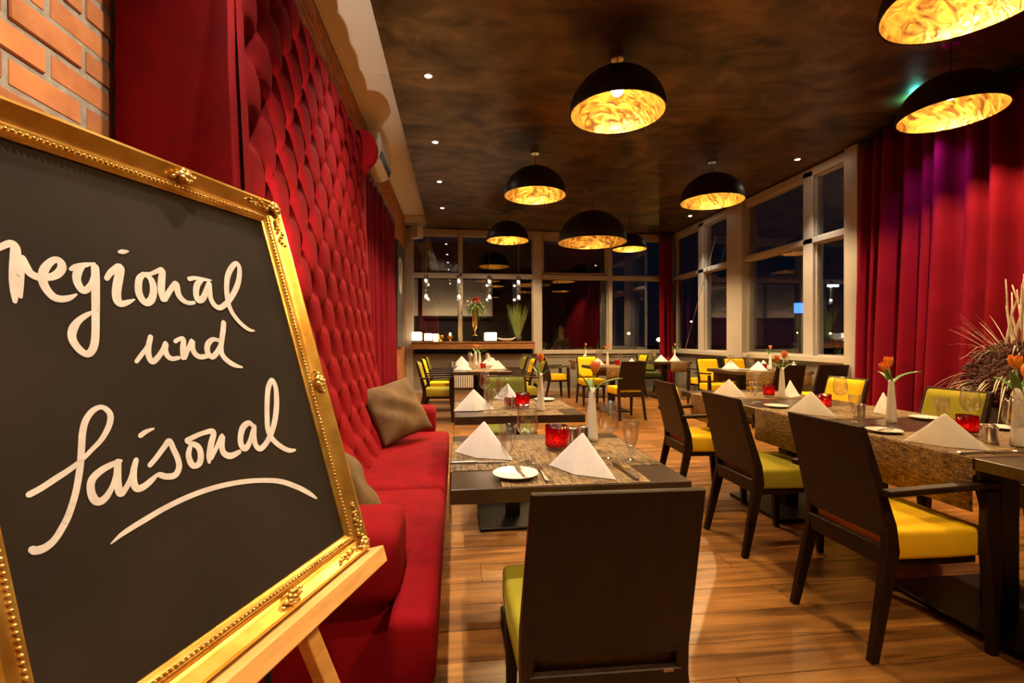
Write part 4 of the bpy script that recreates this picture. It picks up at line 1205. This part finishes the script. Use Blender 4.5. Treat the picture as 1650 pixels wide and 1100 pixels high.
runner('woven runner across the near table by the bench', 'x', 1.855, .46, T1, .16, 0)
tag(ob('place_mat', MB().box(-.235, .235, -.105, .105, 0, .002).me('place_mat', M['weave']), None, (.375, 1.537, ZT)), 'woven place mat at the near edge of the near table', 'place mat')
runner('woven runner across the second table by the bench', 'x', 3.20, .46, T2, .16, 0)
tag(ob('place_mat', MB().box(-.235, .235, -.105, .105, 0, .002).me('place_mat', M['weave']), None, (.40, 2.86, ZT)), 'woven place mat on the second table', 'place mat')
runner('nearest woven runner hanging over the long table edge', 'x', 1.815, .47, TL, .205, .2)
runner('second woven runner hanging over the long table, behind the large armchair', 'x', 2.66, .47, TL, .205, .2)
runner('farthest woven runner hanging at the end of the long table', 'x', 3.52, .46, TL, .205, .2)
runner('woven runner along the far left table', 'y', .365, .42, T3, .0, 0)
runner('woven runner hanging over the front of the middle table', 'y', 2.58, .40, T4, .20, .2)
runner('woven runner on the small far table', 'x', 9.66, .42, T4b, .18, .18)
runner('woven runner hanging over the corner table front', 'y', 4.38, .40, T5, .20, .2)
runner('woven runner on the side-window table, left one', 'y', 4.16, .42, T6, .20, .2)
runner('woven runner on the side-window table, right one', 'y', 4.72, .42, T6, .20, .2)

# ------------------------------------------------------------------ tableware
ZW = ZT+.0045
def napkin(x, y, rz, label, s=1.0, z=None):
    def mk():
        m = MB()
        Lf, Rt, A, F, B = (-.135, .0, 0), (.135, .0, 0), (0, .012, .135), (.0, -.040, 0), (0, .085, 0)
        def tri(a, b, c, bulge):
            a, b, c = Vector(a), Vector(b), Vector(c); nn = (b-a).cross(c-a).normalized(); n = 8; v = []; f = []; idx = {}
            for i in range(n+1):
                for j in range(n+1-i):
                    u, w = i/n, j/n; k = 1-u-w
                    idx[i, j] = len(v)
                    v.append(a*k+b*u+c*w+nn*bulge*(27*k*u*w)*.5)
            for i in range(n):
                for j in range(n-i):
                    f.append((idx[i, j], idx[i+1, j], idx[i, j+1]))
                    if i+j < n-1: f.append((idx[i+1, j], idx[i+1, j+1], idx[i, j+1]))
            m.add(v, f)
        tri(Lf, F, A, .004); tri(F, Rt, A, .004)
        tri(Rt, B, A, -.012); tri(B, Lf, A, -.012)
        return m.me('napkin', M['linen'], smooth=True, weld=True, bevel=.0045, bseg=3)
    o = ob('napkin', G('napkin', mk), None, (x, y, z or ZW), (0, 0, rz), (s, s, s))
    return tag(o, label, 'napkin', 'white linen napkins folded to pyramids')
def wine(x, y, label, s=1.0):
    t = thing('wine_glass', label, 'wine glass', (x, y, ZW), 0, 'stemmed wine glasses'); t.scale = (s, s, s)
    ob('bowl', G('wbowl', lambda: MB().lathe_open([(.005, .092), (.022, .098), (.036, .115), (.040, .135), (.036, .175), (.030, .212), (.0288, .212), (.0345, .174), (.0385, .135), (.034, .116), (.020, .100), (.0, .0945)], 28).me('bowl', M['glass'], smooth=True)), t)
    ob('stem', G('wstem', lambda: MB().lathe_open([(.0055, .006), (.0036, .02), (.0034, .08), (.006, .094)], 14).me('stem', M['glass'], smooth=True)), t)
    ob('foot', G('wfoot', lambda: MB().lathe([(.035, 0), (.035, .0015), (.012, .004), (.005, .008)], 26).me('foot', M['glass'], smooth=True)), t)
def goblet(x, y, label):
    t = thing('water_goblet', label, 'water glass', (x, y, ZW), 0, 'short-stemmed water goblets')
    ob('bowl', G('gbowl', lambda: MB().lathe_open([(.006, .042), (.016, .052), (.024, .075), (.029, .11), (.0305, .148), (.0292, .148), (.0275, .11), (.0225, .077), (.014, .056), (.0, .050)], 26).me('bowl', M['glass'], smooth=True)), t)
    ob('stem', G('gstem', lambda: MB().lathe_open([(.010, .005), (.006, .014), (.009, .026), (.006, .036), (.008, .046)], 14).me('stem', M['glass'], smooth=True)), t)
    ob('foot', G('gfoot', lambda: MB().lathe([(.030, 0), (.030, .0018), (.014, .005), (.008, .008)], 24).me('foot', M['glass'], smooth=True)), t)
def votive(x, y, label, s=1.0):
    t = thing('candle_glass', label, 'candle holder', (x, y, ZW), 0, 'red votive candle glasses'); t.scale = (s, s, s)
    ob('cup', G('vcup', lambda: MB().lathe_open([(.040, .012), (.043, .016), (.0445, .098), (.0415, .098), (.040, .018), (.0, .016)], 32).me('cup', M['redcup'], smooth=True)), t)
    def dots():
        m = MB()
        for j in range(6):
            for k in range(15):
                a = 2*PI*(k+.5*(j % 2))/15; r = .0425+.0002*j
                c = Vector((r*math.cos(a), r*math.sin(a), .024+.0128*j))
                u = Vector((-math.sin(a), math.cos(a), 0)); w = Vector((0, 0, 1)); nn = Vector((math.cos(a), math.sin(a), 0))
                ring = [c+u*.0072*math.cos(2*PI*q/8)+w*.0068*math.sin(2*PI*q/8) for q in range(8)]
                m.add([c+nn*.0028]+ring, [(0, 1+q, 1+(q+1) % 8) for q in range(8)])
        return m.me('dot_relief', M['reddot'], smooth=True)
    tag(ob('dot_relief', G('vdots', dots), t), kind='stuff')
    ob('clear_foot', G('vfoot', lambda: MB().lathe([(.041, 0), (.042, .012)], 28).me('clear_foot', M['glass'], smooth=True, angle=.6)), t)
    c = ob('tealight', G('vtea', lambda: MB().lathe([(.019, .0185), (.019, .034)], 16).me('tealight', M['wax'])), t)
    ob('flame', G('vfl', lambda: MB().ball((0, 0, .043), .0055, 8, 6, (1, 1, 1.8)).me('flame', M['flame'], smooth=True)), c)
def shaker(x, y, label):
    t = thing('steel_shaker', label, 'shaker', (x, y, ZW), 0, 'steel salt and pepper shakers')
    ob('body', G('shb', lambda: MB().lathe([(.0235, 0), (.0235, .066), (.0225, .068)], 22).me('body', M['steel'], smooth=True, angle=.6)), t)
    ob('cap', G('shc', lambda: MB().lathe([(.0215, .068), (.021, .072), (.012, .074)], 22).me('cap', M['chrome'], smooth=True)), t)
def plate(x, y, label):
    t = thing('side_plate', label, 'plate', (x, y, ZW), 0, 'small white side plates')
    ob('dish', G('dish', lambda: MB().lathe([(.040, 0), (.045, .003), (.074, .011), (.075, .0125), (.073, .0125), (.046, .005), (0, .0045)], 36).me('dish', M['white_china'], smooth=True)), t)
def knife(x, y, rz, label, s=1.0, z=None, tilt=0):
    t = thing('table_knife', label, 'knife', (x, y, z or ZW+.001), rz, 'table knives'); t.scale = (s, s, s)
    t.rotation_euler = (tilt, 0, rz)
    ob('blade', G('kbl', lambda: MB().prism([(-.008, .0), (.006, .0), (.008, .03), (.009, .075), (.005, .10), (-.002, .108), (-.008, .10)], 'z', 0.0005, .002).me('blade', M['chrome'])), t)
    ob('handle', G('khd', lambda: MB().prism([(-.005, 0), (.005, 0), (.007, -.04), (.0085, -.09), (.006, -.10), (-.006, -.10), (-.0085, -.09), (-.007, -.04)], 'z', 0, .006).me('handle', M['steel'], bevel=.0015)), t)
def fork(x, y, rz, label, s=1.0):
    t = thing('table_fork', label, 'fork', (x, y, ZW+.001), rz, 'table forks'); t.scale = (s, s, s)
    ob('handle', G('fh', lambda: MB().prism([(-.004, .02), (.004, .02), (.0045, -.03), (.008, -.095), (.005, -.105), (-.005, -.105), (-.008, -.095), (-.0045, -.03)], 'z', .0005, .004).me('handle', M['steel'], bevel=.001)), t)
    ob('head', G('fhd', lambda: MB().prism([(-.004, .018), (.004, .018), (.011, .035), (.011, .052), (-.011, .052), (-.011, .035)], 'z', .001, .0035).me('head', M['chrome'])), t)
    for k in range(4):
        ob('tine', G('ft%d' % k, lambda: MB().box(-.011+.0066*k, -.009+.0066*k, .051, .098, .0015, .0035).me('tine', M['chrome'])), t)
def tulip_vase(x, y, label, blooms, s=1.0, orange=False):
    """blooms: list of (dx, dy, height, lean angle)"""
    t = thing('tulip_vase', label, 'flower vase', (x, y, ZW), 0, 'slim white vases with tulips'); t.scale = (s, s, s)
    ob('vase', G('vase', lambda: MB().lathe([(.024, 0), (.0265, .003), (.0255, .02), (.022, .08), (.0165, .16), (.0135, .205), (.0145, .232), (.0125, .232), (.0115, .20)], 28).me('vase', M['vase'], smooth=True)), t)
    bm_ = M['tulip_orange'] if orange else M['tulip']
    def bloom():
        m = MB()
        for k in range(6):
            a0 = 2*PI*k/6; rr = 1.0 if k % 2 else .9
            def pt(s_, q, a0=a0, rr=rr):
                a = a0+(s_-.5)*1.35*(math.sin(PI*min(1, .15+.8*q)))**.6
                rad = rr*.0225*(math.sin(PI*min(.80, .06+.62*q)))**.8
                return (rad*math.cos(a), rad*math.sin(a), .058*q-(.006*abs(s_-.5)*2 if q > .8 else 0))
            m.grid(pt, 6, 10)
        return m.me('bloom', bm_, smooth=True, solid=.0008)
    bme = G('bloom'+str(orange), bloom)
    for dx, dy, h, lean in blooms:
        p = Vector((dx, dy, h))
        st = ob('stem', MB().tube([(0, 0, .17), (dx*.25, dy*.25, .17+(h-.17)*.5), (dx, dy, h+.002)], .0035, 6).me('stem', M['leaf'], smooth=True), t)
        ob('bloom', bme, st, p, (0, lean, 0))
    def leaf(L, bend):
        def pt(s_, q):
            w = .016*math.sin(PI*min(.98, .12+.86*q))**.7
            xx = (s_-.5)*2
            out = L*(bend*q*q*.9+.12*q)
            return (out, xx*w, .18+L*(q-.55*bend*q*q)+.006*xx*xx)
        return MB().grid(pt, 4, 12).me('leaf', M['leaf'], smooth=True, solid=.0008)
    rl = random.Random(label)
    for k, (L, b) in enumerate(((.14, .35), (.16, .8), (.12, .55))):
        ob('leaf', G('leaf%d' % k, lambda: leaf(L, b)), t, rot=(0, 0, [PI, -.3, 1.9][k]+rl.uniform(-.4, .4)))

# near table by the bench
napkin(.10, 1.815, R(-36), 'white napkin pyramid on the bench side of the near table')
napkin(.415, 1.555, R(-48), 'white napkin pyramid at the near edge of the near table')
goblet(.178, 1.640, 'water goblet beside the small plate on the near table')
wine(.256, 1.700, 'wine glass left of the red candle on the near table')
wine(.562, 1.712, 'wine glass beside the white tulip vase on the near table')
goblet(.637, 1.680, 'water goblet at the right side of the near table')
votive(.402, 1.885, 'glowing red honeycomb candle glass on the near table')
shaker(.487, 1.965, 'left steel shaker behind the napkin on the near table')
shaker(.540, 1.990, 'right steel shaker behind the napkin on the near table')
tulip_vase(.592, 2.03, 'white tulip vase on the near table by the bench', [(.012, 0, .292, .1)])
plate(.192, 1.535, 'small white plate with a butter knife on the near table')
knife(.212, 1.545, R(8), 'butter knife lying across the small plate on the near table', .75, ZW+.0125, R(3))
fork(.284, 1.56, 0, 'fork between plate and napkin on the near table', .95)
knife(.566, 1.545, R(3), 'table knife right of the near napkin on the near table', 1.0)
knife(.075, 1.715, R(-92), 'table knife in front of the bench-side napkin on the near table', 1.0)
# second table by the bench
napkin(.112, 2.985, R(12), 'white napkin pyramid on the bench side of the second table')
napkin(.375, 3.52, R(-40), 'white napkin pyramid at the far edge of the second table', .9, ZT+.001)
wine(.272, 2.850, 'wine glass in the middle of the second table')
wine(.200, 3.34, 'farther wine glass on the second table')
goblet(.196, 2.815, 'water goblet right of the bench-side napkin on the second table')
votive(.425, 3.02, 'red candle glass on the second table')
shaker(.330, 3.045, 'left steel shaker on the second table')
shaker(.380, 3.065, 'right steel shaker on the second table')
tulip_vase(.523, 2.92, 'white tulip vase on the second table with a bowed leaf', [(.0, 0, .30, 0)])
plate(.640, 3.40, 'small white plate behind the tulip vase on the second table')
fork(.62, 3.10, R(80), 'fork on the second table right of the vase', .9)
# long table on the right
napkin(2.035, 1.765, R(-50), 'large white napkin pyramid nearest on the long table', 1.02)
napkin(2.095, 2.60, R(-62), 'white napkin pyramid behind the large armchair on the long table', 1.02)
napkin(2.11, 3.48, R(-50), 'white napkin pyramid at the far left of the long table', 1.02)
napkin(2.56, 2.60, R(-120), 'napkin pyramid on the curtain side of the long table', .95)
napkin(2.60, 3.46, R(-120), 'napkin pyramid on the curtain side at the far end of the long table', .95)
napkin(2.62, 1.80, R(-110), 'napkin pyramid at the right picture edge on the long table', .95)
tulip_vase(2.317, 2.29, 'white vase with two orange tulips in the middle of the long table', [(-.004, .01, .295, -.1), (-.030, .0, .268, -.4)], 1.0, True)
tulip_vase(2.449, 3.33, 'white vase with two tulips at the far end of the long table', [(.014, 0, .300, .2), (-.03, 0, .268, -.4)])
tulip_vase(2.330, 1.72, 'white vase with orange tulips at the right picture edge', [(-.012, 0, .305, -.1), (.03, .0, .27, .4)], 1.05, True)
votive(2.372, 1.955, 'red candle glass nearest on the long table', .92)
votive(2.352, 2.80, 'red candle glass in the middle of the long table', .92)
votive(2.405, 3.42, 'glowing red candle glass at the far end of the long table', .92)
for x, y, l in ((2.283, 1.785, 'left steel shaker nearest on the long table'), (2.325, 1.825, 'right steel shaker nearest on the long table'), (2.290, 2.46, 'left steel shaker in the middle of the long table'), (2.332, 2.50, 'right steel shaker in the middle of the long table')):
    shaker(x, y, l)
plate(2.04, 2.055, 'small white plate nearest on the long table')
knife(2.05, 2.055, R(-70), 'butter knife on the nearest plate of the long table', .7, ZW+.0125, R(3))
plate(2.60, 2.36, 'small white plate on the curtain side of the long table')
plate(2.085, 2.89, 'small white plate on the far part of the long table')
plate(2.69, 2.06, 'small white plate near the right picture edge')
wine(2.20, 1.635, 'wine glass at the right picture edge on the long table')
wine(2.49, 2.04, 'wine glass behind the nearest candle on the long table')
goblet(2.44, 2.13, 'water goblet beside the wine glass near the olive chair')
wine(2.378, 2.70, 'wine glass in front of the yellow-backed chair on the long table')
goblet(2.12, 2.31, 'water goblet in the middle of the long table')
goblet(2.05, 3.07, 'water goblet at the far part of the long table')
wine(2.14, 3.17, 'wine glass at the far part of the long table', .95)
knife(2.06, 1.63, R(-90), 'knife in front of the nearest napkin on the long table', 1.2)
fork(2.08, 2.20, R(-88), 'fork near the second runner of the long table', 1.0)
# far tables
def far_set(tb, where, naps, wines, vases, cands, plates=()):
    for k, (x, y, rz) in enumerate(naps): napkin(x, y, rz, 'white napkin pyramid %s, %s' % (where, NTH[k]), 1.0)
    for k, (x, y) in enumerate(wines): wine(x, y, 'wine glass %s, %s' % (where, NTH[k]))
    for k, (x, y, b) in enumerate(vases): tulip_vase(x, y, 'white tulip vase %s, %s' % (where, NTH[k]), b)
    for k, (x, y) in enumerate(cands): votive(x, y, 'red candle glass %s, %s' % (where, NTH[k]), .9)
    for k, (x, y) in enumerate(plates): plate(x, y, 'small white plate %s, %s' % (where, NTH[k]))
NTH = ['nearest the camera', 'second nearest', 'third nearest', 'fourth nearest', 'fifth nearest', 'farthest one']
far_set(T3, 'on the far left table', [(.10, 6.85, R(-10)), (.62, 7.05, R(20)), (.10, 7.95, R(-20)), (.62, 8.1, R(20)), (.10, 8.8, R(-20)), (.62, 8.9, R(15))],
        [(.22, 7.0), (.26, 7.15), (.50, 7.35), (.24, 8.1), (.54, 8.25), (.26, 8.95)], [(.36, 7.35, [(.0, 0, .295, .1)]), (.33, 7.95, [(.01, 0, .29, .1)]), (.34, 8.6, [(-.01, 0, .295, -.1)])], [(.40, 7.12), (.42, 8.3)], [(.66, 7.5)])
far_set(T4, 'on the middle table', [(2.86, 7.52, R(-60)), (2.42, 7.92, R(10))], [(2.36, 7.62), (2.80, 7.90)], [(2.55, 7.80, [(.01, 0, .300, .1), (-.02, 0, .275, -.3)])], [(2.70, 7.75)], [(2.35, 7.80)])
far_set(T4b, 'on the small far table', [(2.60, 9.45, R(-10))], [(2.9, 9.5), (3.0, 9.6)], [(2.72, 9.78, [(.0, 0, .30, .1)])], [])
far_set(T5, 'on the corner table', [(4.08, 9.10, R(-15)), (4.42, 9.20, R(10))], [(3.92, 9.05), (4.02, 9.35)], [(4.52, 9.42, [(.01, 0, .30, .1)])], [(4.30, 9.28)])
far_set(T6, 'on the side-window table', [(4.05, 6.62, R(-20)), (4.28, 6.32, R(-60)), (4.62, 6.68, R(10)), (4.80, 6.30, R(-120))], [(3.95, 6.45), (4.36, 6.60), (4.42, 6.76), (4.86, 6.5)], [(4.56, 6.45, [(.0, 0, .30, .05)])], [(4.44, 6.42)], [(4.12, 6.40)])
